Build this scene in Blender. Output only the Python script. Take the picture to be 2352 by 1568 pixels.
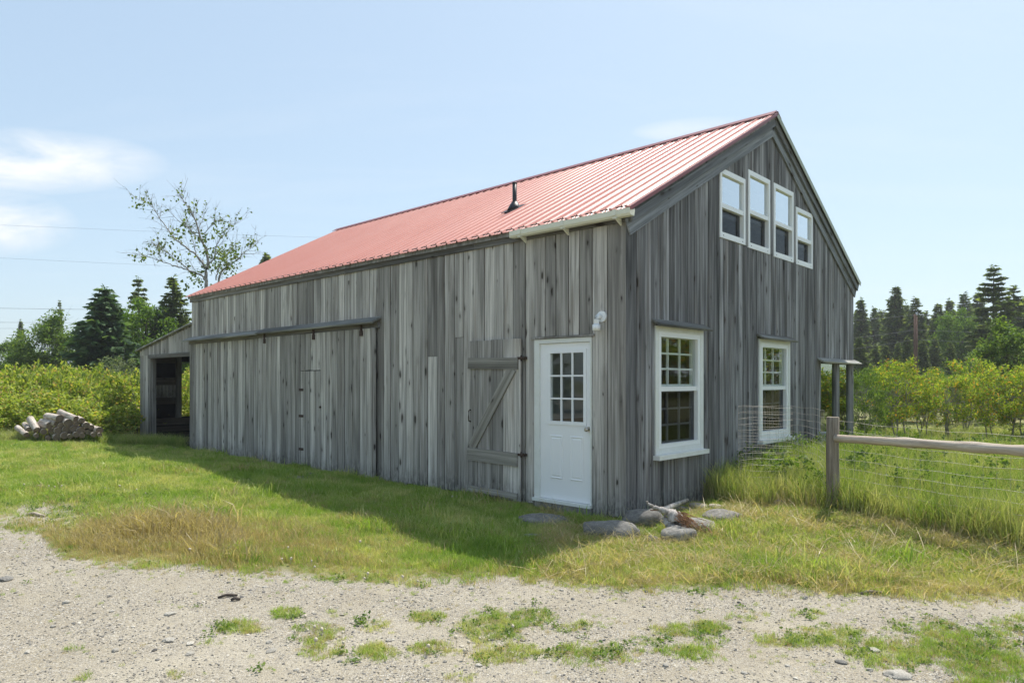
import bpy, math, random
import numpy as np
from mathutils import Vector, Matrix, noise as mnoise
for o in list(bpy.data.objects): bpy.data.objects.remove(o)
S = bpy.context.scene
COL = S.collection
RAD = math.radians
# ------------------------------------------------------------------ camera
F, HOR, CX, CZ = 1593., 876., 1176., 1.63          # focal length and horizon in units of a 2352 px wide picture
cam = bpy.data.cameras.new('camera'); camo = bpy.data.objects.new('camera', cam); COL.objects.link(camo)
camo.location = (0, 0, CZ); camo.rotation_euler = (RAD(90), 0, 0)
cam.sensor_width = 36; cam.lens = F / 2352 * 36; cam.shift_y = (HOR - 784) / 2352; cam.clip_end = 6000; cam.clip_start = .05
S.camera = camo
# ------------------------------------------------------------------ sky and sun
SUN_EL, SUN_AZ = 61.5, 39.5
w = bpy.data.worlds.new('World'); S.world = w; w.use_nodes = True
T = w.node_tree; T.nodes.clear()
def node(t, kind, **kw):
    n = t.nodes.new(kind)
    for k, v in kw.items():
        if k.startswith('i_'):
            n.inputs[k[2:].replace('_', ' ')].default_value = v
        elif k == 'inp':
            for kk, vv in v.items():
                if hasattr(vv, 'links') or isinstance(vv, bpy.types.NodeSocket): t.links.new(vv, n.inputs[kk])
                else: n.inputs[kk].default_value = vv
        else: setattr(n, k, v)
    return n
def mth(t, op, a, b=None, clamp=False):
    n = t.nodes.new('ShaderNodeMath'); n.operation = op; n.use_clamp = clamp
    for i, v in enumerate((a, b)):
        if v is None: continue
        if isinstance(v, bpy.types.NodeSocket): t.links.new(v, n.inputs[i])
        else: n.inputs[i].default_value = v
    return n.outputs[0]
def mixc(t, f, a, b, mode='MIX'):
    n = t.nodes.new('ShaderNodeMix'); n.data_type = 'RGBA'; n.blend_type = mode
    for i, v in ((0, f), (6, a), (7, b)):
        if isinstance(v, bpy.types.NodeSocket): t.links.new(v, n.inputs[i])
        else: n.inputs[i].default_value = v if i == 0 else (*v, 1)[:4]
    return n.outputs[2]
def ramp(t, f, stops, interp='LINEAR'):
    n = t.nodes.new('ShaderNodeValToRGB'); e = n.color_ramp; e.interpolation = interp
    while len(e.elements) < len(stops): e.elements.new(.5)
    for el, (p, c) in zip(e.elements, stops):
        el.position = p; el.color = (*c, 1) if hasattr(c, '__len__') else (c, c, c, 1)
    t.links.new(f, n.inputs[0]); return n.outputs[0]
def noise(t, vec, scale=1., detail=3., rough=.55, dist=0.):
    n = t.nodes.new('ShaderNodeTexNoise'); n.inputs['Scale'].default_value = scale
    n.inputs['Detail'].default_value = detail; n.inputs['Roughness'].default_value = rough; n.inputs['Distortion'].default_value = dist
    if vec is not None: t.links.new(vec, n.inputs['Vector'])
    return n.outputs[0]
def mapping(t, vec, scale=(1, 1, 1), loc=(0, 0, 0), rot=(0, 0, 0)):
    n = t.nodes.new('ShaderNodeMapping'); t.links.new(vec, n.inputs[0])
    n.inputs['Scale'].default_value = scale; n.inputs['Location'].default_value = loc; n.inputs['Rotation'].default_value = rot
    return n.outputs[0]
sky = node(T, 'ShaderNodeTexSky', sky_type='NISHITA', sun_disc=False, sun_elevation=RAD(SUN_EL), sun_rotation=RAD(SUN_AZ), air_density=1.0, dust_density=1.3, ozone_density=1.2, altitude=20)
tc = node(T, 'ShaderNodeTexCoord')
sx = node(T, 'ShaderNodeSeparateXYZ'); T.links.new(tc.outputs['Generated'], sx.inputs[0])
zc = mth(T, 'MAXIMUM', sx.outputs[2], .03)
pl = node(T, 'ShaderNodeCombineXYZ', inp={0: mth(T, 'DIVIDE', sx.outputs[0], zc), 1: mth(T, 'DIVIDE', sx.outputs[1], zc)})
# thin high cirrus on a flat cloud deck; one thicker bank stands over the left horizon
wisp = noise(T, mapping(T, pl.outputs[0], (.22, .9, 1), rot=(0, 0, .35)), 1.2, 6, .62, .6)
wisp = ramp(T, wisp, [(.52, 0), (.82, 1)])
def bank(ax, ez, ra, re, rot):
    az = mth(T, 'DIVIDE', sx.outputs[0], mth(T, 'MAXIMUM', sx.outputs[1], .05))
    el = mth(T, 'DIVIDE', sx.outputs[2], mth(T, 'MAXIMUM', sx.outputs[1], .05))
    da = mth(T, 'SUBTRACT', az, ax); de = mth(T, 'SUBTRACT', el, ez)
    p = mth(T, 'ADD', mth(T, 'POWER', mth(T, 'ABSOLUTE', mth(T, 'DIVIDE', da, ra)), 2), mth(T, 'POWER', mth(T, 'ABSOLUTE', mth(T, 'DIVIDE', mth(T, 'SUBTRACT', de, mth(T, 'MULTIPLY', da, rot)), re)), 2))
    front = mth(T, 'GREATER_THAN', sx.outputs[1], .06)
    return mth(T, 'MULTIPLY', mth(T, 'SUBTRACT', 1., p, True), front)
pv = node(T, 'ShaderNodeCombineXYZ', inp={0: mth(T, 'DIVIDE', sx.outputs[0], mth(T, 'MAXIMUM', sx.outputs[1], .05)), 1: mth(T, 'DIVIDE', sx.outputs[2], mth(T, 'MAXIMUM', sx.outputs[1], .05))})
bn = ramp(T, noise(T, mapping(T, pv.outputs[0], (5, 16, 1)), 1., 7, .6, .35), [(.3, 0), (.68, 1)])
bk = mth(T, 'MAXIMUM', mth(T, 'MAXIMUM', bank(-.76, .318, .27, .052, -.02), bank(-.78, .235, .16, .056, -.08)), mth(T, 'MULTIPLY', bank(.27, .364, .1, .018, .05), .45))
bk = mth(T, 'MULTIPLY', mth(T, 'POWER', bk, .9), bn)
cl = mth(T, 'ADD', mth(T, 'MULTIPLY', wisp, .16), mth(T, 'MULTIPLY', bk, 1.6), True)
hz = node(T, 'ShaderNodeGamma', inp={'Color': mixc(T, 1., sky.outputs[0], (.286,) * 3, 'MULTIPLY'), 'Gamma': .4})   # hazier summer sky: softer contrast all round
skyc = mixc(T, cl, mixc(T, 1., hz.outputs[0], (2.06, 2.36, 2.56), 'MULTIPLY'), (3.2, 3.3, 3.4))
bg = node(T, 'ShaderNodeBackground', i_Strength=.122, inp={'Color': skyc})
T.links.new(bg.outputs[0], node(T, 'ShaderNodeOutputWorld').inputs[0])
az, el = RAD(SUN_AZ), RAD(SUN_EL)
L = Vector((math.sin(az) * math.cos(el), math.cos(az) * math.cos(el), math.sin(el)))
sun = bpy.data.lights.new('sun', 'SUN'); sun.energy = 2.4; sun.angle = RAD(.53); sun.color = (1, .955, .88)
suno = bpy.data.objects.new('sun', sun); COL.objects.link(suno); suno.rotation_euler = L.to_track_quat('Z', 'Y').to_euler(); suno.location = (20, 30, 60)
S.view_settings.view_transform = 'Standard'; S.view_settings.look = 'None'; S.view_settings.gamma = 1; S.view_settings.use_curve_mapping = False
S.view_settings.exposure = 1.38
S.render.engine = 'CYCLES'
S.cycles.max_bounces = 6; S.cycles.transparent_max_bounces = 12; S.cycles.diffuse_bounces = 3; S.cycles.glossy_bounces = 3; S.cycles.adaptive_threshold = .02
# ------------------------------------------------------------------ frames of reference
Vd = np.array([.682, .7315]); Vd /= np.hypot(*Vd); Ud = np.array([-Vd[1], Vd[0]])
A = np.array([264 / F * 8.34, 8.34])                # the near corner of the barn
BROT = math.atan2(Vd[1], Vd[0])                     # barn frame: x along the gable, y along the long wall
def bw(x, y, z=0.): p = A + Vd * x + Ud * y; return Vector((p[0], p[1], z))
def at(px, py, d): return Vector(((px - CX) / F * d, d, CZ - (py - HOR) / F * d))
def on_plane(px, py, p0, n):
    r = Vector(((px - CX) / F, 1, -(py - HOR) / F)); c = Vector((0, 0, CZ)); n = Vector(n)
    return c + r * ((Vector(p0) - c).dot(n) / r.dot(n))
def tobarn(P): q = np.array([P.x, P.y]) - A; return Vector((q @ Vd, q @ Ud, P.z))
ctrl = [(0, 0, -.22), (0, 5, -.2), (-5, 5, -.15), (5, 4, -.2), (.27, 6.8, -.16), (-5.5, 12, .16), (-11, 16.6, .2), (-14, 14, .2), (-9, 9, .08), (-16, 20, .3), (-25, 30, .3),
        (3.79, 8.2, .12), (4.9, 6.65, .0), (2.6, 7.2, -.1), (8, 6, .05), (8, 17, 0), (16, 14, .1), (6, 24, 0), (14, 26, .1), (-3, 7, -.1), (0, 30, .1), (-20, 5, .1), (20, 2, .1), (0, -12, -.3)]
for u_ in (0, 2, 4, 6, 8, 10, 12): p = bw(-.05, u_); ctrl.append((p.x, p.y, -.03 if u_ else -.1))
for u_ in (13, 14.5, 16): p = bw(.0, u_); ctrl.append((p.x, p.y, .03))
for v_, z_ in ((1, -.07), (2.2, .0), (3.1, .14), (4.5, .22), (6.5, .22), (8.3, .15)): p = bw(v_, -.1); ctrl.append((p.x, p.y, z_))
CP = np.array(ctrl)
def _k(a, b): return -np.hypot(a[:, None, 0] - b[None, :, 0], a[:, None, 1] - b[None, :, 1])
_n = len(CP); _M = np.zeros((_n + 1, _n + 1)); _M[:_n, :_n] = _k(CP, CP) - np.eye(_n) * .05; _M[:_n, _n] = 1; _M[_n, :_n] = 1
_W = np.linalg.solve(_M, np.append(CP[:, 2], 0))
def hfun(x, y):
    x = np.atleast_1d(np.asarray(x, float)); y = np.atleast_1d(np.asarray(y, float)); sh = x.shape
    q = np.stack([x.ravel(), y.ravel()], 1); out = np.empty(len(q))
    for i in range(0, len(q), 60000):
        out[i:i + 60000] = _k(q[i:i + 60000], CP) @ _W[:_n] + _W[_n]
    r = np.hypot(q[:, 0], q[:, 1] - 12); f = np.clip((r - 30) / 40, 0, 1)
    out = out * (1 - f) + .15 * f
    out += .012 * np.sin(q[:, 0] * 2.1 + 1.3 * np.sin(q[:, 1] * 1.7)) * np.sin(q[:, 1] * 2.6 + 1) * (1 - f)
    return out.reshape(sh)
def gz(x, y): return float(hfun([x], [y])[0])
def GR(px, py):
    d = 10.
    for _ in range(60):
        x = (px - CX) / F * d; z = gz(x, d); d2 = (CZ - z) * F / max(py - HOR, 1); d = d * .5 + d2 * .5
    return Vector(((px - CX) / F * d, d, gz((px - CX) / F * d, d)))
def proj(x, y, z):
    y = np.maximum(y, .1); return CX + F * x / y, HOR - F * (z - CZ) / y
# ------------------------------------------------------------------ mesh helpers
class MB:
    def __init__(s): s.v = []; s.f = []; s.sm = []
    def add(s, vs, fs, smooth=False):
        b = len(s.v); s.v += [tuple(v) for v in vs]; s.f += [tuple(b + i for i in f) for f in fs]; s.sm += [smooth] * len(fs); return s
    def box(s, x0, x1, y0, y1, z0, z1, M=None):
        vs = [Vector((x, y, z)) for z in (z0, z1) for y in (y0, y1) for x in (x0, x1)]
        if M: vs = [M @ v for v in vs]
        return s.add(vs, [(0, 2, 3, 1), (4, 5, 7, 6), (0, 1, 5, 4), (2, 6, 7, 3), (0, 4, 6, 2), (1, 3, 7, 5)])
    def tube(s, pts, rad, n=6, cap=True, smooth=True):
        pts = [Vector(p) for p in pts]; N = len(pts)
        if not hasattr(rad, '__len__'): rad = [rad] * N
        vs = []; up = Vector((0, 0, 1))
        for i, p in enumerate(pts):
            t = (pts[min(i + 1, N - 1)] - pts[max(i - 1, 0)])
            t = t.normalized() if t.length > 1e-9 else Vector((0, 0, 1))
            a = t.cross(up if abs(t.z) < .95 else Vector((1, 0, 0))).normalized(); b = t.cross(a)
            for k in range(n):
                an = 2 * math.pi * k / n; vs.append(p + (a * math.cos(an) + b * math.sin(an)) * rad[i])
        fs = [(i * n + k, i * n + (k + 1) % n, (i + 1) * n + (k + 1) % n, (i + 1) * n + k) for i in range(N - 1) for k in range(n)]
        s.add(vs, fs, smooth)
        if cap: b = len(s.v) - N * n; s.f += [tuple(b + k for k in range(n))[::-1], tuple(b + (N - 1) * n + k for k in range(n))]; s.sm += [False, False]
        return s
    def prism(s, poly, ext, M=None):
        """poly: list of 3-D points, ext: extrusion vector"""
        n = len(poly); vs = [Vector(p) for p in poly] + [Vector(p) + Vector(ext) for p in poly]
        if M: vs = [M @ v for v in vs]
        return s.add(vs, [tuple(range(n))[::-1], tuple(range(n, 2 * n))] + [(i, (i + 1) % n, n + (i + 1) % n, n + i) for i in range(n)])
    def mesh(s, name, mat):
        me = bpy.data.meshes.new(name); me.from_pydata(s.v, [], s.f); me.polygons.foreach_set('use_smooth', s.sm)
        if mat: me.materials.append(mat)
        me.update(); return me
    def build(s, name, mat, parent=None, M=None):
        o = bpy.data.objects.new(name, s.mesh(name, mat)); COL.objects.link(o)
        if parent: o.parent = parent
        if M is not None: o.matrix_local = M
        return o
def arr_mesh(name, verts, quads, mat, smooth=False):
    me = bpy.data.meshes.new(name); verts = np.ascontiguousarray(verts, np.float32); quads = np.ascontiguousarray(quads, np.int32)
    k = quads.shape[1]; n = len(quads)
    me.vertices.add(len(verts)); me.vertices.foreach_set('co', verts.ravel())
    me.loops.add(n * k); me.loops.foreach_set('vertex_index', quads.ravel())
    me.polygons.add(n); me.polygons.foreach_set('loop_start', np.arange(0, n * k, k, dtype=np.int32))
    if smooth: me.polygons.foreach_set('use_smooth', np.ones(n, bool))
    if mat: me.materials.append(mat)
    me.update(calc_edges=True); return me
def link(name, me, parent=None, loc=None, rz=0, sc=None):
    o = bpy.data.objects.new(name, me); COL.objects.link(o)
    if parent: o.parent = parent
    if loc is not None: o.location = loc
    if rz: o.rotation_euler = (0, 0, rz)
    if sc is not None: o.scale = sc if hasattr(sc, '__len__') else (sc,) * 3
    return o
def tag(o, label=None, cat=None, group=None, kind=None):
    for k, v in (('label', label), ('category', cat), ('group', group), ('kind', kind)):
        if v: o[k] = v
    return o
def empty(name, loc, rz=0):
    o = bpy.data.objects.new(name, None); COL.objects.link(o); o.location = loc; o.rotation_euler = (0, 0, rz); o.empty_display_size = .2
    return o
# ------------------------------------------------------------------ materials
def newmat(name):
    m = bpy.data.materials.new(name); m.use_nodes = True; t = m.node_tree; t.nodes.clear()
    out = t.nodes.new('ShaderNodeOutputMaterial'); return m, t, out
def pbsdf(t, out, col, rough=.6, spec=.4, metal=0., bump=None, bstr=.3, bdist=.01):
    b = t.nodes.new('ShaderNodeBsdfPrincipled')
    for k, v in (('Base Color', col), ('Roughness', rough), ('Metallic', metal)):
        if isinstance(v, bpy.types.NodeSocket): t.links.new(v, b.inputs[k])
        else: b.inputs[k].default_value = (*v, 1) if hasattr(v, '__len__') else v
    b.inputs['Specular IOR Level'].default_value = spec
    if bump is not None:
        bn = t.nodes.new('ShaderNodeBump'); bn.inputs['Strength'].default_value = bstr; bn.inputs['Distance'].default_value = bdist
        t.links.new(bump, bn.inputs['Height']); t.links.new(bn.outputs[0], b.inputs['Normal'])
    t.links.new(b.outputs[0], out.inputs[0]); return b
def plain(name, col, rough=.6, spec=.4, metal=0., var=.12, scale=6., bump=.0):
    m, t, out = newmat(name); tc = t.nodes.new('ShaderNodeTexCoord')
    n = noise(t, tc.outputs['Object'], scale, 5, .6)
    c = mixc(t, n, tuple(x * (1 - var) for x in col), tuple(min(1, x * (1 + var)) for x in col))
    pbsdf(t, out, c, rough, spec, metal, n if bump else None, bump); return m
def objvec(t):
    tc = t.nodes.new('ShaderNodeTexCoord'); oi = t.nodes.new('ShaderNodeObjectInfo')
    r = oi.outputs['Random']
    cb = node(t, 'ShaderNodeCombineXYZ', inp={0: mth(t, 'MULTIPLY', r, 37.1), 1: mth(t, 'MULTIPLY', r, 91.7), 2: mth(t, 'MULTIPLY', r, 173.3)})
    va = t.nodes.new('ShaderNodeVectorMath'); va.operation = 'ADD'; t.links.new(tc.outputs['Object'], va.inputs[0]); t.links.new(cb.outputs[0], va.inputs[1])
    return va.outputs[0], r, tc
def wood(name, dark, mid, light, streak=.6, foot=True, warm=(.16, .12, .085), knot=1.):
    """weathered board, grain along local z; every board differs through its object random"""
    m, t, out = newmat(name); v, r, tc = objvec(t)
    sz = node(t, 'ShaderNodeSeparateXYZ', inp={0: tc.outputs['Object']})
    grain = noise(t, mapping(t, v, (95, 30, 1.6)), 1., 3, .62)
    med = noise(t, mapping(t, v, (22, 8, .55)), 1., 3, .6, .6)
    big = noise(t, mapping(t, v, (5, 3, .35)), 1., 2, .6, .8)
    r2 = mth(t, 'FRACT', mth(t, 'MULTIPLY', r, 57.31)); r3 = mth(t, 'FRACT', mth(t, 'MULTIPLY', r, 131.7))
    g = mth(t, 'ADD', mth(t, 'MULTIPLY', grain, .42), mth(t, 'MULTIPLY', med, .58))
    c = ramp(t, g, [(.3, dark), (.48, mid), (.68, light)])
    c = mixc(t, ramp(t, big, [(.42, 0.), (.66, streak)]), c, tuple(x * .36 for x in mid), 'MIX')
    c = mixc(t, ramp(t, noise(t, mapping(t, v, (130, 30, .9), (2, 5, 8)), 1., 2, .5), [(.30, .85), (.38, 0.)]), c, tuple(x * .3 for x in mid))      # fine checks along the grain
    # light bare streaks
    ls = noise(t, mapping(t, v, (34, 9, .42), (7, 3, 1)), 1., 2, .5, .5)
    c = mixc(t, ramp(t, ls, [(.60, 0.), (.72, .42)]), c, tuple(min(1, x * 1.18) for x in light))
    # brown fresher wood and knots
    c = mixc(t, mth(t, 'MULTIPLY', ramp(t, noise(t, mapping(t, v, (9, 5, .8), (3, 9, 4)), 1., 2, .6, .4), [(.52, 0.), (.75, 1.)]), mth(t, 'MULTIPLY', r3, .55)), c, warm)
    vo = t.nodes.new('ShaderNodeTexVoronoi'); vo.inputs['Scale'].default_value = 1.; vo.inputs['Randomness'].default_value = 1.
    dv = t.nodes.new('ShaderNodeVectorMath'); dv.operation = 'ADD'
    nv = node(t, 'ShaderNodeTexNoise', i_Scale=9., i_Detail=2.); t.links.new(v, nv.inputs['Vector'])
    sc_ = t.nodes.new('ShaderNodeVectorMath'); sc_.operation = 'SCALE'; sc_.inputs['Scale'].default_value = .16; t.links.new(nv.outputs['Color'], sc_.inputs[0])
    t.links.new(mapping(t, v, (7.5, .02, 2.6)), dv.inputs[0]); t.links.new(sc_.outputs[0], dv.inputs[1]); t.links.new(dv.outputs[0], vo.inputs['Vector'])
    cs = node(t, 'ShaderNodeSeparateXYZ', inp={0: vo.outputs['Color']}); kd = mth(t, 'DIVIDE', vo.outputs['Distance'], mth(t, 'ADD', .36, mth(t, 'MULTIPLY', mth(t, 'POWER', cs.outputs[1], 1.6), 1.6)))     # knots of many sizes
    kn = ramp(t, kd, [(.05, 1.), (.085, .9), (.12, .3), (.24, 0.)])
    vsel = mth(t, 'GREATER_THAN', node(t, 'ShaderNodeSeparateXYZ', inp={0: vo.outputs['Color']}).outputs[0], .14)
    kn = mth(t, 'MULTIPLY', mth(t, 'MULTIPLY', kn, vsel), .92 * knot)
    c = mixc(t, kn, c, (.035, .025, .018))
    # board to board tone
    br = mth(t, 'ADD', .6, mth(t, 'MULTIPLY', r2, .72))
    hs = t.nodes.new('ShaderNodeHueSaturation'); t.links.new(c, hs.inputs['Color']); t.links.new(br, hs.inputs['Value'])
    c = hs.outputs[0]
    if foot:                                                  # splash-stained, lichen-flecked feet of the boards
        fl = noise(t, mapping(t, v, (26, 14, 9)), 1., 3, .7)
        hgt = mth(t, 'ADD', mth(t, 'MULTIPLY', sz.outputs[2], 1.9), mth(t, 'MULTIPLY', med, .8))
        fm = ramp(t, hgt, [(.45, 1.), (1.15, 0.)])
        fc = mixc(t, ramp(t, fl, [(.45, 0.), (.6, 1.)]), (.045, .042, .038), (.33, .32, .29))
        c = mixc(t, mth(t, 'MULTIPLY', fm, .62), c, fc)
    pbsdf(t, out, c, .88, .15, bump=g, bstr=.5, bdist=.006); return m
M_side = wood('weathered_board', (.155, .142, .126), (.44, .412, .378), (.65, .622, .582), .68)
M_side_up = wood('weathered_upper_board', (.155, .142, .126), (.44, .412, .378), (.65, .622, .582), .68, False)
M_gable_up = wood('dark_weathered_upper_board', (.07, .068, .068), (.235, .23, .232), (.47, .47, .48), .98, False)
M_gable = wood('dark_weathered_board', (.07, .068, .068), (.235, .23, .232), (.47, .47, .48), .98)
M_trim = wood('weathered_trim', (.09, .085, .078), (.21, .2, .185), (.34, .325, .305), .55, False)
M_rake = wood('blue_grey_trim', (.09, .094, .1), (.19, .2, .215), (.3, .315, .335), .5, False)
M_cap = wood('mossy_cap_board', (.11, .11, .1), (.25, .25, .23), (.45, .45, .41), .7, False, knot=.3)
M_batten = wood('weathered_batten', (.16, .148, .125), (.36, .34, .3), (.55, .525, .47), .45, False)
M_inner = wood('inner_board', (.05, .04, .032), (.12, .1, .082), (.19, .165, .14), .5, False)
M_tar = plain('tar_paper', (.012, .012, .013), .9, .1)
M_sheath = plain('dark_sheathing', (.03, .028, .026), .95, .1)
M_inroom = plain('room_lining', (.3, .23, .16), .85, .2, var=.4, scale=3)
M_pale = plain('pale_panel', (.45, .46, .45), .8, .2)
def white_paint():
    m, t, out = newmat('white_paint'); v, r, tc = objvec(t)
    n = noise(t, mapping(t, v, (3, 3, 3)), 2., 6, .65); f = noise(t, v, 40., 5, .75)
    c = mixc(t, ramp(t, n, [(.4, 0.), (.75, .5)]), (.76, .77, .74), (.60, .60, .55))
    c = mixc(t, ramp(t, f, [(.66, 0.), (.72, .8)]), c, (.3, .28, .24))
    pbsdf(t, out, c, .6, .3, bump=f, bstr=.15, bdist=.003); return m
M_paint = white_paint()
M_door = plain('white_door_enamel', (.86, .865, .87), .42, .4, var=.02)
M_vinyl = plain('white_vinyl', (.84, .85, .85), .4, .4, var=.03)
M_cream = plain('cream_plastic', (.74, .73, .62), .45, .4, var=.06)
M_iron = plain('rusty_iron', (.075, .05, .04), .75, .3, .3, .5, 30)
M_steel = plain('brushed_nickel', (.5, .48, .44), .3, .5, 1.)
M_line = plain('grey_cable', (.16, .17, .19), .6, .3)
M_black = plain('black_pipe', (.02, .021, .024), .45, .4)
M_galv = plain('galvanised_wire', (.42, .39, .35), .6, .4, .5, .3, 12)
M_rustw = plain('rusty_wire', (.2, .12, .085), .7, .3, .3, .4, 12)
M_grey = plain('grey_box_paint', (.42, .45, .48), .5, .4, var=.05)
M_alu = plain('olive_drip_edge', (.30, .31, .2), .4, .45, .4, .1)
def glass(name, mn, tint, mx=1., gc=(.93, .97, .97)):
    m, t, out = newmat(name); tr = node(t, 'ShaderNodeBsdfTransparent'); tr.inputs[0].default_value = (*tint, 1)
    gl = node(t, 'ShaderNodeBsdfGlossy'); gl.inputs['Roughness'].default_value = .012; gl.inputs['Color'].default_value = (*gc, 1)
    tc = t.nodes.new('ShaderNodeTexCoord'); bn = node(t, 'ShaderNodeBump', inp={'Strength': .02, 'Distance': .02, 'Height': noise(t, tc.outputs['Object'], 2.5, 2)})
    t.links.new(bn.outputs[0], gl.inputs['Normal'])
    fr = node(t, 'ShaderNodeFresnel', i_IOR=1.5)
    ge = t.nodes.new('ShaderNodeNewGeometry'); f = mth(t, 'MULTIPLY', mth(t, 'ADD', mth(t, 'MULTIPLY', fr.outputs[0], 1.8 * mx), mn, True), mth(t, 'SUBTRACT', 1., ge.outputs['Backfacing']))   # a thin sheet mirrors on its near face only
    mx_ = node(t, 'ShaderNodeMixShader'); t.links.new(f, mx_.inputs[0]); t.links.new(tr.outputs[0], mx_.inputs[1]); t.links.new(gl.outputs[0], mx_.inputs[2])
    t.links.new(mx_.outputs[0], out.inputs[0]); return m
M_glass = glass('window_glass', .0, (.9, .92, .9), .75)
M_coated = glass('coated_glass', .5, (.5, .55, .58))
M_tall = glass('tall_pane_glass', .2, (.3, .34, .28), 1., (.66, .76, .6))
M_screen = glass('insect_screen', .0, (.55, .55, .56), .3)
def roofmat():
    m, t, out = newmat('red_roof_paint'); v, r, tc = objvec(t)
    n = noise(t, mapping(t, tc.outputs['Object'], (1, 3, 1)), 1.2, 6, .6)
    c = mixc(t, n, (.54, .21, .162), (.62, .27, .21))
    c = mixc(t, mth(t, 'MULTIPLY', r, .3), c, (.62, .30, .25))
    rr = node(t, 'ShaderNodeMapRange', inp={0: n, 3: .3, 4: .5})
    pbsdf(t, out, c, rr.outputs[0], .55); return m
M_roof = roofmat()
M_ridge = plain('dark_red_ridge', (.2, .035, .035), .4, .5)
def leafmat(name, c0, c1, c2, trans=.55, tc1=None, gloss=.02, top=None):
    """thin leaf: diffuse + light passing through, tone varies leaf by leaf"""
    m, t, out = newmat(name); ge = t.nodes.new('ShaderNodeNewGeometry'); oi = t.nodes.new('ShaderNodeObjectInfo')
    r = mth(t, 'FRACT', mth(t, 'ADD', ge.outputs['Random Per Island'], mth(t, 'MULTIPLY', oi.outputs['Random'], .35)))
    c = ramp(t, r, [(0., c0), (.55, c1), (.93, c2)])
    if top:
        r2 = mth(t, 'FRACT', mth(t, 'MULTIPLY', ge.outputs['Random Per Island'], 71.3)); c = mixc(t, mth(t, 'GREATER_THAN', r2, top[1]), c, top[0])
    d = node(t, 'ShaderNodeBsdfDiffuse', inp={'Color': c}); tl = node(t, 'ShaderNodeBsdfTranslucent', inp={'Color': mixc(t, 1., c, tc1 or (1.25, 1.3, .55), 'MULTIPLY')})
    mx_ = node(t, 'ShaderNodeMixShader', inp={0: trans, 1: d.outputs[0], 2: tl.outputs[0]})
    g = node(t, 'ShaderNodeBsdfGlossy', inp={'Roughness': .6, 'Color': (.9, .95, .9, 1)})
    m2 = node(t, 'ShaderNodeMixShader', inp={0: gloss, 1: mx_.outputs[0], 2: g.outputs[0]}); t.links.new(m2.outputs[0], out.inputs[0]); return m
M_spruce = leafmat('spruce_needles', (.06, .092, .042), (.125, .17, .06), (.22, .26, .085), .5)
M_spruceb = leafmat('blue_spruce_needles', (.045, .085, .046), (.085, .15, .074), (.15, .22, .095), .45)
M_maple = leafmat('bright_green_leaves', (.07, .14, .02), (.115, .2, .028), (.17, .26, .04), .5)
M_bush = leafmat('bush_leaves', (.06, .12, .026), (.12, .19, .038), (.2, .27, .058), .5)
M_bramble = leafmat('bramble_leaves', (.12, .19, .03), (.28, .35, .06), (.44, .46, .11), .5, top=((.44, .32, .11), .91))
M_sumac = leafmat('sumac_leaves', (.1, .19, .026), (.25, .33, .042), (.42, .43, .065), .52, top=((.56, .3, .07), .92))
M_pale_leaf = leafmat('silvery_leaves', (.11, .15, .08), (.17, .21, .12), (.25, .28, .18), .4)
M_birchleaf = leafmat('birch_leaves', (.06, .1, .02), (.1, .15, .026), (.17, .2, .04), .5)
def grassmat(name, g0, g1, d0, d1, lo, hi, trans=.45):
    m, t, out = newmat(name); ge = t.nodes.new('ShaderNodeNewGeometry'); oi = t.nodes.new('ShaderNodeObjectInfo')
    n = noise(t, oi.outputs['Location'], .8, 5, .7); n2 = noise(t, oi.outputs['Location'], 3.5, 3, .6)
    nn = mth(t, 'ADD', mth(t, 'MULTIPLY', n, .6), mth(t, 'MULTIPLY', n2, .4))
    dry = mth(t, 'ADD', ramp(t, nn, [(lo, 0.), (hi, 1.)]), mth(t, 'SUBTRACT', mth(t, 'MULTIPLY', ge.outputs['Random Per Island'], .7), .35), True)
    cg = mixc(t, oi.outputs['Random'], g0, g1); cd = mixc(t, ge.outputs['Random Per Island'], d0, d1); c = mixc(t, dry, cg, cd)
    d = node(t, 'ShaderNodeBsdfDiffuse', inp={'Color': c}); tl = node(t, 'ShaderNodeBsdfTranslucent', inp={'Color': mixc(t, 1., c, (1.2, 1.25, .6), 'MULTIPLY')})
    mx_ = node(t, 'ShaderNodeMixShader', inp={0: trans, 1: d.outputs[0], 2: tl.outputs[0]})
    g = node(t, 'ShaderNodeBsdfGlossy', inp={'Roughness': .4}); m2 = node(t, 'ShaderNodeMixShader', inp={0: .03, 1: mx_.outputs[0], 2: g.outputs[0]})
    t.links.new(m2.outputs[0], out.inputs[0]); return m
M_lawn = grassmat('lawn_blades', (.16, .28, .036), (.33, .46, .07), (.52, .5, .17), (.7, .65, .34), .44, .64)
M_dry = grassmat('dry_blades', (.27, .26, .08), (.37, .33, .11), (.34, .26, .135), (.6, .49, .29), .2, .5)
M_tall = M_tall
M_meadow = grassmat('meadow_blades', (.13, .23, .036), (.28, .38, .065), (.44, .42, .16), (.62, .58, .32), .42, .64)
M_clover = plain('clover_bloom', (.55, .48, .37), .8, .2)
M_yellow = plain('yellow_bloom', (.75, .55, .03), .8, .2)
def bark(name, a, b, sc=(14, 14, 3), str_=.6):
    m, t, out = newmat(name); v, r, tc = objvec(t); n = noise(t, mapping(t, v, sc), 1., 6, .65, .4)
    c = ramp(t, n, [(.3, a), (.65, b)])
    pbsdf(t, out, c, .9, .15, bump=n, bstr=str_, bdist=.02); return m
M_bark = bark('dark_bark', (.04, .033, .027), (.12, .1, .085))
M_twig = bark('grey_twig_bark', (.13, .12, .105), (.33, .31, .28))
M_birch = bark('pale_birch_bark', (.13, .12, .105), (.36, .34, .31), (9, 9, 14))
M_logbark = bark('peeled_log_bark', (.2, .155, .12), (.62, .55, .48), (16, 16, 5))
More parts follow.
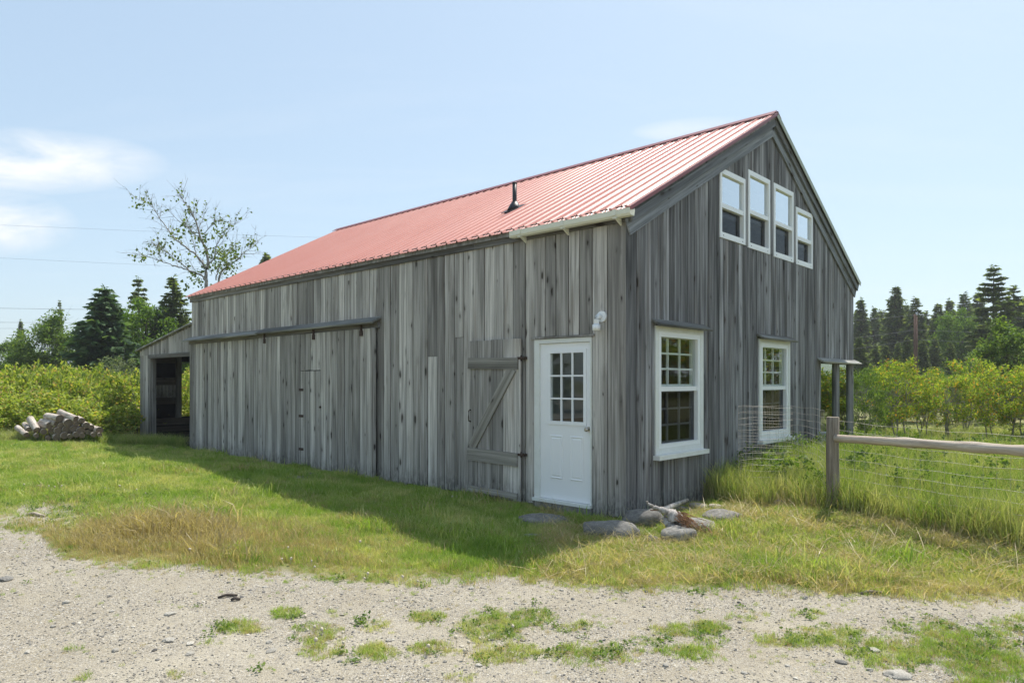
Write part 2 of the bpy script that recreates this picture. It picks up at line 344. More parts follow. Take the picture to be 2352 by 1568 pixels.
M_post = bark('weathered_post_wood', (.13, .105, .08), (.35, .3, .24), (30, 30, 2))
M_rail = bark('pale_rail_wood', (.3, .23, .17), (.62, .54, .45), (26, 26, 2.2))
M_drift = bark('bleached_driftwood', (.14, .11, .09), (.62, .58, .54), (22, 22, 6), 1.)
M_rusttwig = bark('rusty_dead_twigs', (.14, .07, .04), (.28, .16, .09))
def logend():
    m, t, out = newmat('sawn_log_end'); v, r, tc = objvec(t)
    wv = t.nodes.new('ShaderNodeTexWave'); wv.wave_type = 'RINGS'; wv.rings_direction = 'Z'; wv.inputs['Scale'].default_value = 24; wv.inputs['Distortion'].default_value = 2.5; wv.inputs['Detail'].default_value = 3
    t.links.new(tc.outputs['Object'], wv.inputs[0]); n = noise(t, v, 9., 5, .6)
    c = mixc(t, wv.outputs[1], (.17, .125, .085), (.27, .205, .15)); c = mixc(t, ramp(t, n, [(.35, .6), (.7, 0.)]), c, (.1, .085, .07))
    pbsdf(t, out, c, .9, .1); return m
M_end = logend()
def rock(name, a, b, c_):
    m, t, out = newmat(name); v, r, tc = objvec(t); n = noise(t, v, 4., 8, .65, .3); f = noise(t, v, 38., 5, .7)
    c = ramp(t, n, [(.3, a), (.55, b), (.75, c_)]); c = mixc(t, ramp(t, f, [(.4, .5), (.62, 0.)]), c, tuple(x * .55 for x in a))
    hs = node(t, 'ShaderNodeHueSaturation', inp={'Color': c, 'Value': mth(t, 'ADD', .8, mth(t, 'MULTIPLY', r, .4))})
    pbsdf(t, out, hs.outputs[0], .9, .2, bump=f, bstr=.5, bdist=.02); return m
M_rock = rock('grey_granite', (.15, .145, .132), (.29, .275, .25), (.43, .41, .37))
M_slab = rock('pale_limestone', (.38, .35, .295), (.52, .485, .42), (.66, .625, .56))
def pebmat():
    m, t, out = newmat('drive_pebbles'); oi = t.nodes.new('ShaderNodeObjectInfo'); tc = t.nodes.new('ShaderNodeTexCoord')
    c = ramp(t, oi.outputs['Random'], [(0., (.06, .06, .064)), (.22, (.16, .155, .145)), (.5, (.33, .30, .25)), (.8, (.45, .395, .31)), (1., (.62, .58, .5))])
    c = mixc(t, mth(t, 'MULTIPLY', noise(t, tc.outputs['Object'], 3., 4), .4), c, (.3, .27, .23))
    pbsdf(t, out, c, .85, .25); return m
M_peb = pebmat()
def groundmat():
    m, t, out = newmat('ground_cover'); tc = t.nodes.new('ShaderNodeTexCoord'); v = tc.outputs['Object']
    at_ = t.nodes.new('ShaderNodeAttribute'); at_.attribute_name = 'gravel'; g = at_.outputs['Fac']
    n1 = noise(t, v, .8, 6, .6); n2 = noise(t, v, 14., 5, .7); n3 = noise(t, v, 90., 3, .6)
    vo = node(t, 'ShaderNodeTexVoronoi', i_Scale=66.); t.links.new(v, vo.inputs['Vector'])
    vs = node(t, 'ShaderNodeTexVoronoi', i_Scale=150.); t.links.new(v, vs.inputs['Vector'])
    sand = mixc(t, ramp(t, n1, [(.38, 0.), (.62, 1.)]), (.25, .208, .14), (.38, .335, .25)); sand = mixc(t, ramp(t, n2, [(.35, .5), (.6, 0.)]), sand, (.235, .205, .165))
    pc = ramp(t, node(t, 'ShaderNodeSeparateXYZ', inp={0: vo.outputs['Color']}).outputs[0], [(0., (.06, .06, .065)), (.3, (.2, .19, .175)), (.75, (.4, .37, .315)), (1., (.54, .5, .43))])
    pm = mth(t, 'MULTIPLY', ramp(t, vo.outputs['Distance'], [(.38, 1.), (.6, 0.)]), ramp(t, noise(t, v, 2.2, 4, .6), [(.32, .3), (.52, 1.)]))
    grav = mixc(t, mth(t, 'MULTIPLY', pm, ramp(t, n1, [(.4, 1.), (.66, .45)])), sand, pc)
    pc2 = ramp(t, node(t, 'ShaderNodeSeparateXYZ', inp={0: vs.outputs['Color']}).outputs[1], [(0., (.07, .07, .07)), (.5, (.3, .275, .23)), (1., (.5, .46, .385))])
    grav = mixc(t, mth(t, 'MULTIPLY', ramp(t, vs.outputs['Distance'], [(.3, 1.), (.55, 0.)]), .85), grav, pc2)
    soil = mixc(t, n2, (.14, .15, .05), (.3, .28, .115)); soil = mixc(t, ramp(t, n3, [(.4, .5), (.65, 0.)]), soil, (.06, .075, .022))
    soil = mixc(t, ramp(t, n1, [(.4, 0.), (.7, .5)]), soil, (.34, .31, .15))
    f = mth(t, 'ADD', g, mth(t, 'MULTIPLY', mth(t, 'SUBTRACT', n2, .5), .7)); f = ramp(t, f, [(.3, 0.), (.7, 1.)])
    bm_ = mth(t, 'ADD', mth(t, 'MULTIPLY', mth(t, 'SUBTRACT', 1., vo.outputs['Distance']), .6), mth(t, 'MULTIPLY', n3, .5))
    pbsdf(t, out, mixc(t, f, soil, grav), .95, .15, bump=bm_, bstr=.6, bdist=.012); return m
M_ground = groundmat()
#==BODY==
rng = random.Random(7); nr = np.random.default_rng(7)
# ------------------------------------------------------------------ ground
GB = np.array([(-400, 1150), (0, 1205), (100, 1232), (140, 1275), (250, 1292), (420, 1296), (650, 1318), (900, 1326), (1250, 1333), (1450, 1345), (1700, 1352), (2000, 1362), (2352, 1380), (2900, 1400)], float)
PATCH = [(545, 1440, 62, 17, 1.), (662, 1411, 34, 12, .9), (725, 1455, 62, 26, .7), (740, 1492, 52, 20, .8), (868, 1500, 44, 19, 1.), (975, 1418, 42, 12, .8), (860, 1436, 36, 12, .5), (1000, 1490, 62, 15, .8), (770, 1408, 30, 8, .6),
         (1130, 1440, 75, 38, .75), (1225, 1418, 52, 17, .8), (1150, 1500, 90, 24, .8), (1325, 1440, 55, 16, .5), (1330, 1500, 85, 24, .75), (1430, 1498, 55, 22, .7), (1545, 1448, 60, 16, .8), (1630, 1442, 46, 15, 1.), (1600, 1500, 50, 18, .9), (1560, 1478, 120, 30, .45),
         (1780, 1472, 50, 14, .95), (1850, 1410, 40, 10, .5), (1900, 1465, 110, 30, .75), (2060, 1500, 120, 36, .85), (2200, 1480, 130, 38, .9), (2300, 1530, 130, 40, .95), (2340, 1440, 80, 30, .6), (2120, 1440, 80, 22, .6), (1720, 1415, 60, 12, .45), (480, 1475, 26, 6, .5), (400, 1550, 40, 9, .6), (170, 1493, 22, 6, .6), (200, 1558, 26, 9, .8), (1060, 1556, 40, 10, .5), (2240, 1560, 70, 22, .8), (265, 1310, 16, 6, .6), (330, 1300, 40, 8, .7), (830, 1330, 90, 10, .7), (960, 1345, 30, 7, .6)]
def ypb(px): return np.interp(px, GB[:, 0], GB[:, 1])
def smooth(a, lo, hi): t_ = np.clip((a - lo) / (hi - lo), 0, 1); return t_ * t_ * (3 - 2 * t_)
def wob(x, y): return (np.sin(x * 3.1 + 1.7 * np.sin(y * 2.3)) + np.sin(y * 4.7 + 1.1 * np.sin(x * 5.2)) + .7 * np.sin(x * 9.1 + y * 7.3)) / 2.7
def gravel_mask(x, y):
    z = hfun(x, y); px, py = proj(x, y, z); py = py + wob(x, y) * 7
    g = smooth(py + wob(x * .7 + 5, y * 1.1) * 9 - ypb(px), -34, 26); g = np.where(y < 1.2, np.where(y > -3.5, 1., 0.), g)
    sp = np.exp(-(((px - 100) / 230) ** 2 + ((py - 1185) / 55) ** 2)) * .8       # thin, stony turf at the left
    sp = np.maximum(sp, np.exp(-(((px - 690) / 42) ** 2 + ((py - 1097) / 8) ** 2)) * 1.)  # worn patch before the sliding door
    sp = np.maximum(sp, np.exp(-(((px - 1240) / 90) ** 2 + ((py - 1192) / 16) ** 2)) * .6)
    return np.where(y < 1.2, g, np.maximum(g, sp)), px, py
def patch_mask(px, py):
    m = np.zeros_like(px)
    for cx, cy, a, b, s_ in PATCH: m = np.maximum(m, s_ * np.clip(1.5 - (((px - cx) / a) ** 2 + ((py - cy) / b) ** 2), 0, 1))
    return m
def axis(lo, hi, st, far):
    c = list(np.arange(lo, hi + 1e-6, st)); s_ = st; a = [c[-1]]
    while a[-1] < far: s_ *= 1.28; a.append(a[-1] + s_)
    s_ = st; b = [c[0]]
    while b[-1] > -far: s_ *= 1.28; b.append(b[-1] - s_)
    return np.array(b[::-1][:-1] + c + a[1:])
gx, gy = axis(-14, 11, .11, 1500), axis(2.5, 21, .11, 1500)
X, Y = np.meshgrid(gx, gy); Z = hfun(X, Y); GZMIN = float(Z.min()); nx, ny = len(gx), len(gy)
q = (np.arange(ny - 1)[:, None] * nx + np.arange(nx - 1)[None, :]).ravel(); quads = np.stack([q, q + 1, q + nx + 1, q + nx], 1)
me = arr_mesh('ground', np.stack([X.ravel(), Y.ravel(), Z.ravel()], 1), quads, M_ground, True)
g, px, py = gravel_mask(X, Y); g = np.clip(g - patch_mask(px, py) * .45 * (Y > 1.2), 0, 1)
a_ = me.attributes.new('gravel', 'FLOAT', 'POINT'); a_.data.foreach_set('value', g.ravel().astype(np.float32))
tag(link('ground', me), 'gravel drive running into a mown lawn and meadow', 'ground', kind='structure')
# ------------------------------------------------------------------ barn
LW_, GW_ = 12.498, 8.371; RX = GW_ / 2; RZ = 6.0; EZ = 3.745; SL = (RZ - EZ) / RX
def roofz(x): return RZ - abs(x - RX) * SL
barn = empty('barn', bw(0, 0, 0), BROT)
tag(barn, 'long weathered grey board barn with red metal roof', 'barn')
def board(name, parent, p0, p1, width, thick, normal, mat, skew=0., cut=0.):
    """one board: local z runs along it, local y is its outward thickness; skew raises one top corner"""
    p0, p1, n = Vector(p0), Vector(p1), Vector(normal).normalized(); zax = (p1 - p0); Ln = zax.length; zax.normalize()
    xax = n.cross(zax).normalized(); n = zax.cross(xax)
    M = Matrix(((xax.x, n.x, zax.x, p0.x), (xax.y, n.y, zax.y, p0.y), (xax.z, n.z, zax.z, p0.z), (0, 0, 0, 1)))
    h = width / 2; mb = MB(); vs = []
    for y_ in (0, thick): vs += [(-h, y_, -cut), (h, y_, 0), (h, y_, Ln + skew / 2), (-h, y_, Ln - skew / 2)]
    mb.add(vs, [(0, 1, 2, 3), (7, 6, 5, 4), (0, 4, 5, 1), (1, 5, 6, 2), (2, 6, 7, 3), (3, 7, 4, 0)])
    o = mb.build(name, mat, parent, M); return o
def breaks(lo, hi, forced, wmin, wmax):
    f = sorted(set([lo, hi] + [x for x in forced if lo < x < hi])); out = [lo]
    for a, b in zip(f, f[1:]):
        n = max(1, round((b - a) / rng.uniform((wmin + wmax) / 2 * .9, (wmin + wmax) / 2 * 1.1))); ws = [rng.uniform(wmin, wmax) for _ in range(n)]; s_ = (b - a) / sum(ws); c = a
        for w_ in ws[:-1]: c += w_ * s_; out.append(c)
        out.append(b)
    return out
def pieces(bs, z0, z1, openings):
    for a, b in zip(bs, bs[1:]):
        m = (a + b) / 2; spans = [(z0, None)]
        for (oa, ob, oz0, oz1) in openings:
            if oa < m < ob: spans = [(s0, oz0) if (s1 is None) and oz0 > s0 else None for s0, s1 in spans] + [(oz1, None)]; spans = [s_ for s_ in spans if s_ and (s_[1] is None or s_[1] - s_[0] > .02)]
        for s0, s1 in spans: yield a, b, s0, s1
OP_DOOR = (.5, 1.46, -.05, 2.2)
OPG_LOW = [(.66, 1.75, .76, 2.27), (3.76, 4.86, .76, 2.25), (6.42, 8.15, .28, 1.985)]
OPG_UP = [(2.38, 3.165, 3.74, 4.71), (3.32, 4.095, 3.74, 4.89), (4.3, 5.085, 3.74, 4.89), (5.255, 5.995, 3.74, 4.67)]
# sheathing behind the boards (dark, shows only in the joints)
def sheath(name, along_x, lo, hi, ops, top, off):
    mb = MB(); bs = sorted(set([lo, hi, RX] if along_x else [lo, hi]) | set(x for o in ops for x in o[:2]))
    for a, b in zip(bs, bs[1:]):
        m = (a + b) / 2; zs = [(0.03, None)]
        for o in sorted([o for o in ops if o[0] < m < o[1]], key=lambda o: o[2]):
            s0, s1 = zs.pop(); zs += [(s0, o[2])] if o[2] > s0 else []; zs.append((o[3], None))
        for s0, s1 in zs:
            ta, tb = (top(a), top(b)) if s1 is None else (s1, s1)
            if along_x: mb.prism([(a, off, s0), (b, off, s0), (b, off, tb), (a, off, ta)], (0, .1, 0))
            else: mb.prism([(off, a, s0), (off, b, s0), (off, b, tb), (off, a, ta)], (.1, 0, 0))
    return mb.build(name, M_sheath, barn)
side = sheath('side_wall', False, 0.0, LW_, [OP_DOOR], lambda y_: 3.62, .004)
gable = sheath('gable_wall', True, .105, GW_ - .105, OPG_LOW + OPG_UP, lambda x_: roofz(x_) - .13, .004)
mb = MB(); mb.box(GW_ - .1, GW_, 0, LW_, .0, 3.62); mb.build('far_side_wall', M_sheath, barn)
mb = MB(); mb.prism([(.11, LW_ - .02, .03), (GW_ - .11, LW_ - .02, .03), (GW_ - .11, LW_ - .02, 3.6), (RX, LW_ - .02, RZ - .15), (.11, LW_ - .02, 3.6)], (0, -.1, 0)); mb.build('end_wall', M_side, barn)
T_ = .024
# long wall boards
def sboard(a, b, z0, z1):
    t_ = T_ + rng.uniform(-.004, .006)
    board('plank', side, (0, (a + b) / 2, z0), (0, (a + b) / 2, z1), b - a - rng.uniform(.009, .016), t_, (-1, 0, 0), M_side if z0 < 1 else M_side_up, 0, rng.uniform(-.008, .008))
bs = breaks(-.005, 5.0, [.27, .5, 1.46, 1.62], .17, .235)
for a, b in zip(bs, bs[1:]):
    m = (a + b) / 2
    if .5 < m < 1.46: sboard(a, b, 2.225, 3.6)
    elif 2.7 < m and rng.random() < .18: zj = rng.uniform(1.9, 2.4); sboard(a, b, -.02, zj); sboard(a, b, zj + .004, 3.6)
    else: sboard(a, b, rng.uniform(-.04, .0), 3.6)
bs = breaks(5.0, LW_, [], .15, .225)
for a, b in zip(bs, bs[1:]): sboard(a, b, 2.45, 3.6)
# gable boards
def gboards(lo, hi, z0, ops, wmin, wmax, zt=None, extra=()):
    bs = breaks(lo, hi, [x for o in ops for x in o[:2]] + [RX] + list(extra), wmin, wmax)
    for a, b, s0, s1 in pieces(bs, z0, zt, ops):
        t_ = T_ + rng.uniform(-.004, .007)
        if s1 is None and zt: s1 = zt
        za, zb = (roofz(a) - .12, roofz(b) - .12) if s1 is None else (s1, s1)
        s00 = s0 + (rng.uniform(-.03, .01) if s0 < .01 else 0)
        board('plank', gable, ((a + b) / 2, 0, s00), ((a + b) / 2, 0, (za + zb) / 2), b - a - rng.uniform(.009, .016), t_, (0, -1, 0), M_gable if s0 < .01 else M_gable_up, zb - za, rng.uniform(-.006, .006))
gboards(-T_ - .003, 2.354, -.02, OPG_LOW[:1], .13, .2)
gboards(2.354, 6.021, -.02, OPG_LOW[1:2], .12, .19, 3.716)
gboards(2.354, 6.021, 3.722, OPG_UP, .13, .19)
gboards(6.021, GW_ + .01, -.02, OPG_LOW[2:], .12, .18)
# fascia, rake boards, soffits
for a, b in ((-.1, 2.6), (2.605, 5.9), (5.905, 9.1), (9.105, LW_ + .05)): board('fascia_board', side, (-.026, a, 3.64), (-.026, b, 3.64), .19, .03, (-1, 0, 0), M_trim)
def rake(x0, x1, drop, wd, yo, th, mat, name):
    p0 = Vector((x0, yo, roofz(x0) - drop)); p1 = Vector((x1, yo, roofz(x1) - drop)); board(name, gable, p0, p1, wd, th, (0, -1, 0), mat)
rake(-.08, RX - .02, .10, .17, -.07, .028, M_rake, 'rake_board'); rake(GW_ + .1, RX + .02, .10, .17, -.07, .028, M_rake, 'rake_board')
rake(-.05, RX - .02, .245, .2, -.036, .022, M_rake, 'rake_trim'); rake(GW_ + .06, RX + .02, .245, .2, -.036, .022, M_rake, 'rake_trim')
# roof: deck, ribbed panels, ridge cap, screws
SN = Vector((-SL, 0, 1)).normalized(); SD = Vector((1, 0, SL)).normalized(); EX = -.12; SLEN = (RX - EX) * math.hypot(1, SL)
def deck(sgn):
    mb = MB(); pts = [(EX + .03, roofz(0) - .0 + (EX + .03) * SL - .012), (RX, RZ - .012), (RX, RZ - .075), (EX + .03, roofz(0) + (EX + .03) * SL - .075)]
    pts = [(x_ if sgn > 0 else GW_ - x_, z_) for x_, z_ in pts]
    mb.prism([(x_, -.098, z_) for x_, z_ in pts], (0, LW_ + .17, 0)); return mb
roof = MB(); d1, d2 = deck(1), deck(-1); roof.add(d1.v, d1.f); roof.add(d2.v, d2.f); roof = roof.build('roof', M_trim, barn)
RIB = .2286
def profile(n):
    pr = []
    for i in range(n):
        o = i * RIB
        pr += [(o, 0), (o + .012, .022), (o + .034, .022), (o + .046, 0), (o + .098, 0), (o + .104, .004), (o + .112, .004), (o + .118, 0), (o + .158, 0), (o + .164, .004), (o + .172, .004), (o + .178, 0)]
    return pr + [(n * RIB + .001, 0)]
def panel(sgn, y0, n):
    pr = profile(n); vs = []; fs = []
    for s_ in (0., SLEN - .05):
        for o, h in pr:
            p = Vector((EX, 0, EZ + EX * SL)) + SD * s_ + SN * (h + .004)
            vs.append((p.x if sgn > 0 else GW_ - p.x, y0 + o, p.z))
    k = len(pr); fs = [(i, i + 1, k + i + 1, k + i) if sgn < 0 else (i + 1, i, k + i, k + i + 1) for i in range(k - 1)]
    # folded front lip so the sheet has an edge
    b = len(vs); vs += [(v[0], v[1], v[2] - .012) for v in vs[:k]]; fs += [(i, i + 1, b + i + 1, b + i) if sgn > 0 else (i + 1, i, b + i, b + i + 1) for i in range(k - 1)]
    return MB().add(vs, fs)
y0 = -.11; np_ = 0
while y0 < LW_ + .05:
    n = 4 if y0 + 4 * RIB < LW_ + .15 else max(1, int((LW_ + .12 - y0) / RIB))
    panel(1, y0, n).build('roof_panel', M_roof, roof); panel(-1, y0, n).build('roof_panel', M_roof, roof); y0 += n * RIB
YEND = y0
mb = MB()
for k in range(int((YEND + .11) / RIB)):
    for j in range(7):
        p = Vector((EX, 0, EZ + EX * SL)) + SD * (.16 + j * (SLEN - .35) / 6) + SN * .006
        for o in ((.065, .2) if j in (0, 6) else ((.065,) if (k + j) % 1 == 0 else ())):
            c = Vector((p.x, -.11 + k * RIB + o, p.z)); mb.tube([c, c + SN * .009], [.0085, .0075], 6, smooth=False)
tag(mb.build('roof_screw', M_iron, roof), kind='stuff')
mb = MB()
for sgn in (1, -1):
    pts = []
    for s_, h in ((0, .05), (.17, .038), (.17, .03), (0, .042)):
        p = Vector((RX, 0, RZ)) - SD * s_ + SN * h; pts.append((p.x if sgn > 0 else GW_ - p.x, -.13, p.z))
    mb.prism(pts, (0, YEND + .15, 0))
mb.build('ridge_cap', M_ridge, roof)
for sgn in (1, -1):   # drip edge along the rake
    mb = MB(); a = Vector((EX - .01, 0, EZ + EX * SL)); b = Vector((RX, 0, RZ))
    for (ya, yb, ha, hb) in ((-.135, -.1, -.0, .012), (-.138, -.128, -.07 if sgn < 0 else -.03, .012)):
        pts = [a + SN * ha, a + SN * hb, b + SN * hb, b + SN * ha]
        mb.prism([(p.x if sgn > 0 else GW_ - p.x, ya, p.z) for p in pts], (0, yb - ya, 0))
    mb.build('drip_edge', M_alu if sgn < 0 else M_ridge, roof)
# vent pipe on the roof
P = tobarn(on_plane(1182, 482, bw(0, 0, EZ), Matrix.Rotation(BROT, 3, 'Z') @ SN))
mb = MB(); mb.tube([P - Vector((0, 0, .1)), P + Vector((0, 0, .43))], .036, 14); mb.tube([P + Vector((0, 0, .425)), P + Vector((0, 0, .445))], .041, 14); vent = mb.build('vent_pipe', M_black, barn)
mb = MB(); R_ = Matrix(((SD.x, 0, SN.x, P.x), (0, 1, 0, P.y), (SD.z, 0, SN.z, P.z), (0, 0, 0, 1)))
mb.box(-.17, .15, -.15, .15, -.01, .03, R_)
mb.tube([P - Vector((0, 0, .02)), P + Vector((0, 0, .05)), P + Vector((0, 0, .13))], [.13, .095, .048], 14); mb.build('pipe_flashing', M_black, vent)
# gutter
gp = [(-.2, 3.66), (-.195, 3.60), (-.175, 3.575), (-.1, 3.575), (-.085, 3.66), (-.092, 3.66), (-.106, 3.583), (-.172, 3.583), (-.188, 3.605), (-.193, 3.66)]
mb = MB(); mb.prism([(x_, -.17, z_) for x_, z_ in gp], (0, 1.92, 0)); gut = mb.build('gutter', M_cream, barn)
for y_ in (.02, .82, 1.55):
    mb = MB(); mb.box(-.206, -.2, y_, y_ + .05, 3.6, 3.668).box(-.206, -.08, y_, y_ + .05, 3.56, 3.573); mb.prism([(-.17, y_ + .015, 3.56), (-.06, y_ + .015, 3.56), (-.06, y_ + .015, 3.5)], (0, .02, 0)); mb.build('gutter_bracket', M_cream, gut)
mb = MB(); mb.box(-.2, -.09, 1.748, 1.756, 3.576, 3.66); mb.build('gutter_end_cap', M_cream, gut)
# ------------------------------------------------------------------ sliding door: two leaves, track hood, wicket
def leaf(name, y0, y1, x, z0, z1, wick=None):
    mb = MB(); mb.box(x + .004, x + .04, y0 + .03, y1 - .03, z0 + .04, z1 - .02); L_ = mb.build(name, M_sheath, barn)
    bs = breaks(y0, y1, list(wick[:2]) if wick else [], .15, .21)
    for a, b in zip(bs, bs[1:]):
        m = (a + b) / 2; segs = [(z0 + rng.uniform(-.02, .02), z1)]
        if wick and wick[0] < m < wick[1]: segs = [(z0 + .0, wick[2] - .012), (wick[2] + .004, z1)]
        for s0, s1 in segs:
            board('plank', L_, (x, m, s0), (x, m, s1), b - a - rng.uniform(.009, .016), .022 + rng.uniform(-.003, .005), (-1, 0, 0), M_side if s0 < 1 else M_side_up, 0, rng.uniform(-.01, .01))
    return L_
SX = -.085
leaf('sliding_door', 8.99, LW_ + .04, -.036, -.02, 2.56)
dl = leaf('sliding_door', 4.99, 8.97, SX, -.03, 2.53, (6.61, 7.3, 1.84))
board('edge_board', dl, (SX - .02, 4.985, -.03), (SX - .02, 4.985, 2.53), .09, .022, (0, -1, 0), M_side)
for y_ in (8.70, 6.83, 5.31):
    mb = MB(); mb.box(SX - .05, SX - .024, y_ - .035, y_ + .035, 2.41, 2.50).box(SX - .052, SX - .02, y_ - .014, y_ + .014, 2.48, 2.6); mb.build('door_hanger', M_iron, dl)
for z_ in (1.45, .95, .32):
    mb = MB(); mb.box(SX - .036, SX - .024, 7.2, 7.36, z_, z_ + .05); mb.build('wicket_hinge', M_iron, dl)
mb = MB(); mb.tube([(SX - .05, 6.6, 1.16), (SX - .024, 6.6, 1.16)], .02, 8); mb.build('wicket_latch', M_iron, dl)
for a, b in ((4.86, 8.9), (8.85, LW_ + .12)):
    lift = .015 if a < 6 else 0.
    hood = board('track_hood', side, (-.11, a, 2.635 + lift), (-.11, b, 2.635 + lift), .24, .03, (-.5, 0, 1), M_cap)
board('track_rail', side, (-.03, 4.9, 2.57), (-.03, LW_ + .05, 2.57), .09, .05, (-1, 0, 0), M_trim)
# ------------------------------------------------------------------ batten door standing open against the wall
mb = MB(); mb.box(-.05, -.032, 1.68, 2.68, .02, 2.2); bd = mb.build('batten_door', M_sheath, barn)
c = 1.662
for w_ in (.33, .235, .27, .165):
    board('plank', bd, (-.052, c + w_ / 2, rng.uniform(-.02, .02)), (-.052, c + w_ / 2, 2.215 + rng.uniform(-.012, .012)), w_ - .007, .024, (-1, 0, 0), M_side); c += w_
for z_, h, a, b in ((1.895, .16, 1.70, 2.675), (.585, .18, 1.71, 2.69), (.085, .085, 1.71, 2.67)): board('batten', bd, (-.0755, a, z_ - .02), (-.0755, b, z_), h, .026, (-1, 0, 0), M_batten)
board('brace', bd, (-.0755, 2.6, .69), (-.0755, 1.8, 1.81), .15, .022, (-1, 0, 0), M_batten)
for z_ in (1.93, .62):
    mb = MB(); mb.box(-.082, -.076, 1.6, 1.72, z_, z_ + .035); mb.tube([(-.07, 1.655, z_ - .02), (-.07, 1.655, z_ + .055)], .012, 8); mb.box(-.07, -.03, 1.58, 1.66, z_, z_ + .035); mb.build('hinge', M_iron, bd)
mb = MB(); mb.tube([(-.078, 2.64, 1.22), (-.115, 2.64, 1.21), (-.12, 2.64, 1.12), (-.115, 2.64, 1.06), (-.078, 2.64, 1.05)], .009, 8); mb.build('pull_handle', M_iron, bd)
# ------------------------------------------------------------------ white entry door
Y0, Y1, ZB, ZT = .53, 1.365, .09, 2.13
gA, gB, gZ0, gZ1 = .645, 1.19, 1.115, 2.0
mb = MB()
for (a, b, c_, d_) in ((Y0, gA, ZB, ZT), (gB, Y1, ZB, ZT), (gA, gB, ZB, gZ0), (gA, gB, gZ1, ZT)): mb.box(.0, .045, a, b, c_, d_)
door = mb.build('entry_door', M_door, barn)
mb = MB()   # stops around the glass
for (a, b, c_, d_) in ((gA - .045, gA, gZ0 - .045, gZ1 + .045), (gB, gB + .045, gZ0 - .045, gZ1 + .045), (gA, gB, gZ0 - .045, gZ0), (gA, gB, gZ1, gZ1 + .045)): mb.box(-.014, -.0005, a, b, c_, d_)
mb.build('glazing_frame', M_door, door)
for i in (1, 2): y_ = gA + (gB - gA) * i / 3; mb = MB(); mb.box(-.01, .012, y_ - .011, y_ + .011, gZ0, gZ1); mb.build('muntin', M_door, door)
for i in (1, 2): z_ = gZ0 + (gZ1 - gZ0) * i / 3; mb = MB(); mb.box(-.0085, .0105, gA, gB, z_ - .011, z_ + .011); mb.build('muntin', M_door, door)
for i in range(3):
    for j in range(3):
        mb = MB(); a = gA + (gB - gA) * i / 3; c_ = gZ0 + (gZ1 - gZ0) * j / 3; mb.box(.014, .018, a + .0005, a + (gB - gA) / 3 - .0005, c_ + .0005, c_ + (gZ1 - gZ0) / 3 - .0005); mb.build('pane', M_glass, door)
for a in (.65, .985):   # raised lower panels
    mb = MB(); a0, a1, b0, b1 = a, a + .215, .36, .93
    ring = [(a0, b0, a1, b1, -.0), (a0 + .012, b0 + .012, a1 - .012, b1 - .012, .011), (a0 + .03, b0 + .03, a1 - .03, b1 - .03, -.009), (a0 + .045, b0 + .045, a1 - .045, b1 - .045, -.011)]
    vs = []; fs = []
    for (p_, q_, r_, s_, x_) in ring: vs += [(x_ - .0025, p_, q_), (x_ - .0025, r_, q_), (x_ - .0025, r_, s_), (x_ - .0025, p_, s_)]
    vs[0:4] = [(-.001, v[1], v[2]) for v in vs[0:4]]; vs[4:8] = [(-.012, v[1], v[2]) for v in vs[4:8]]; vs[8:12] = [(-.003, v[1], v[2]) for v in vs[8:12]]; vs[12:16] = [(-.011, v[1], v[2]) for v in vs[12:16]]
    for k in range(3): fs += [(k * 4 + i, k * 4 + 4 + i, k * 4 + 4 + (i + 1) % 4, k * 4 + (i + 1) % 4) for i in range(4)]
    fs.append((12, 15, 14, 13)); mb.add(vs, fs).build('door_panel', M_door, door)
mb = MB()
for (a, b, c_, d_) in ((Y1, 1.455, .06, 2.19), (Y0 - .025, Y0, .06, 2.19), (Y0, Y1, ZT + .004, 2.19)): mb.box(-.03, .09, a, b, c_, d_)
mb.build('door_frame', M_paint, door)
mb = MB(); mb.box(-.07, .06, .5, 1.46, .045, .085); mb.build('threshold', M_paint, door)
mb = MB(); mb.box(-.045, .05, .5, 1.46, -.16, .043); mb.build('step_board', M_trim, door)
mb = MB(); mb.box(-.05, .01, .46, 1.5, 2.195, 2.222); mb.build('door_head_trim', M_trim, door)
mb = MB(); mb.tube([(-.0005, .565, 1.03), (-.012, .565, 1.03)], .032, 16); mb.tube([(-.012, .565, 1.03), (-.035, .565, 1.03), (-.045, .565, 1.03), (-.065, .565, 1.03), (-.075, .565, 1.03)], [.012, .012, .026, .03, .018], 16); mb.build('door_knob', M_steel, door)
# wall lamp: round plate, elbow and socket
lm = MB(); yl, zl = .34, 2.43
lm.tube([(-.026, yl, zl), (-.052, yl, zl)], .068, 24, smooth=False); lamp = lm.build('wall_lamp', M_vinyl, barn)
mb = MB(); mb.tube([(-.05, yl + .012, zl), (-.085, yl + .02, zl), (-.105, yl + .025, zl - .012), (-.112, yl + .027, zl - .04), (-.114, yl + .028, zl - .12)], [.032, .032, .033, .032, .032], 14); mb.build('lamp_elbow', M_vinyl, lamp)
mb = MB(); mb.tube([(-.114, yl + .028, zl - .1), (-.114, yl + .028, zl - .175)], .05, 18); mb.build('lamp_socket', M_vinyl, lamp)
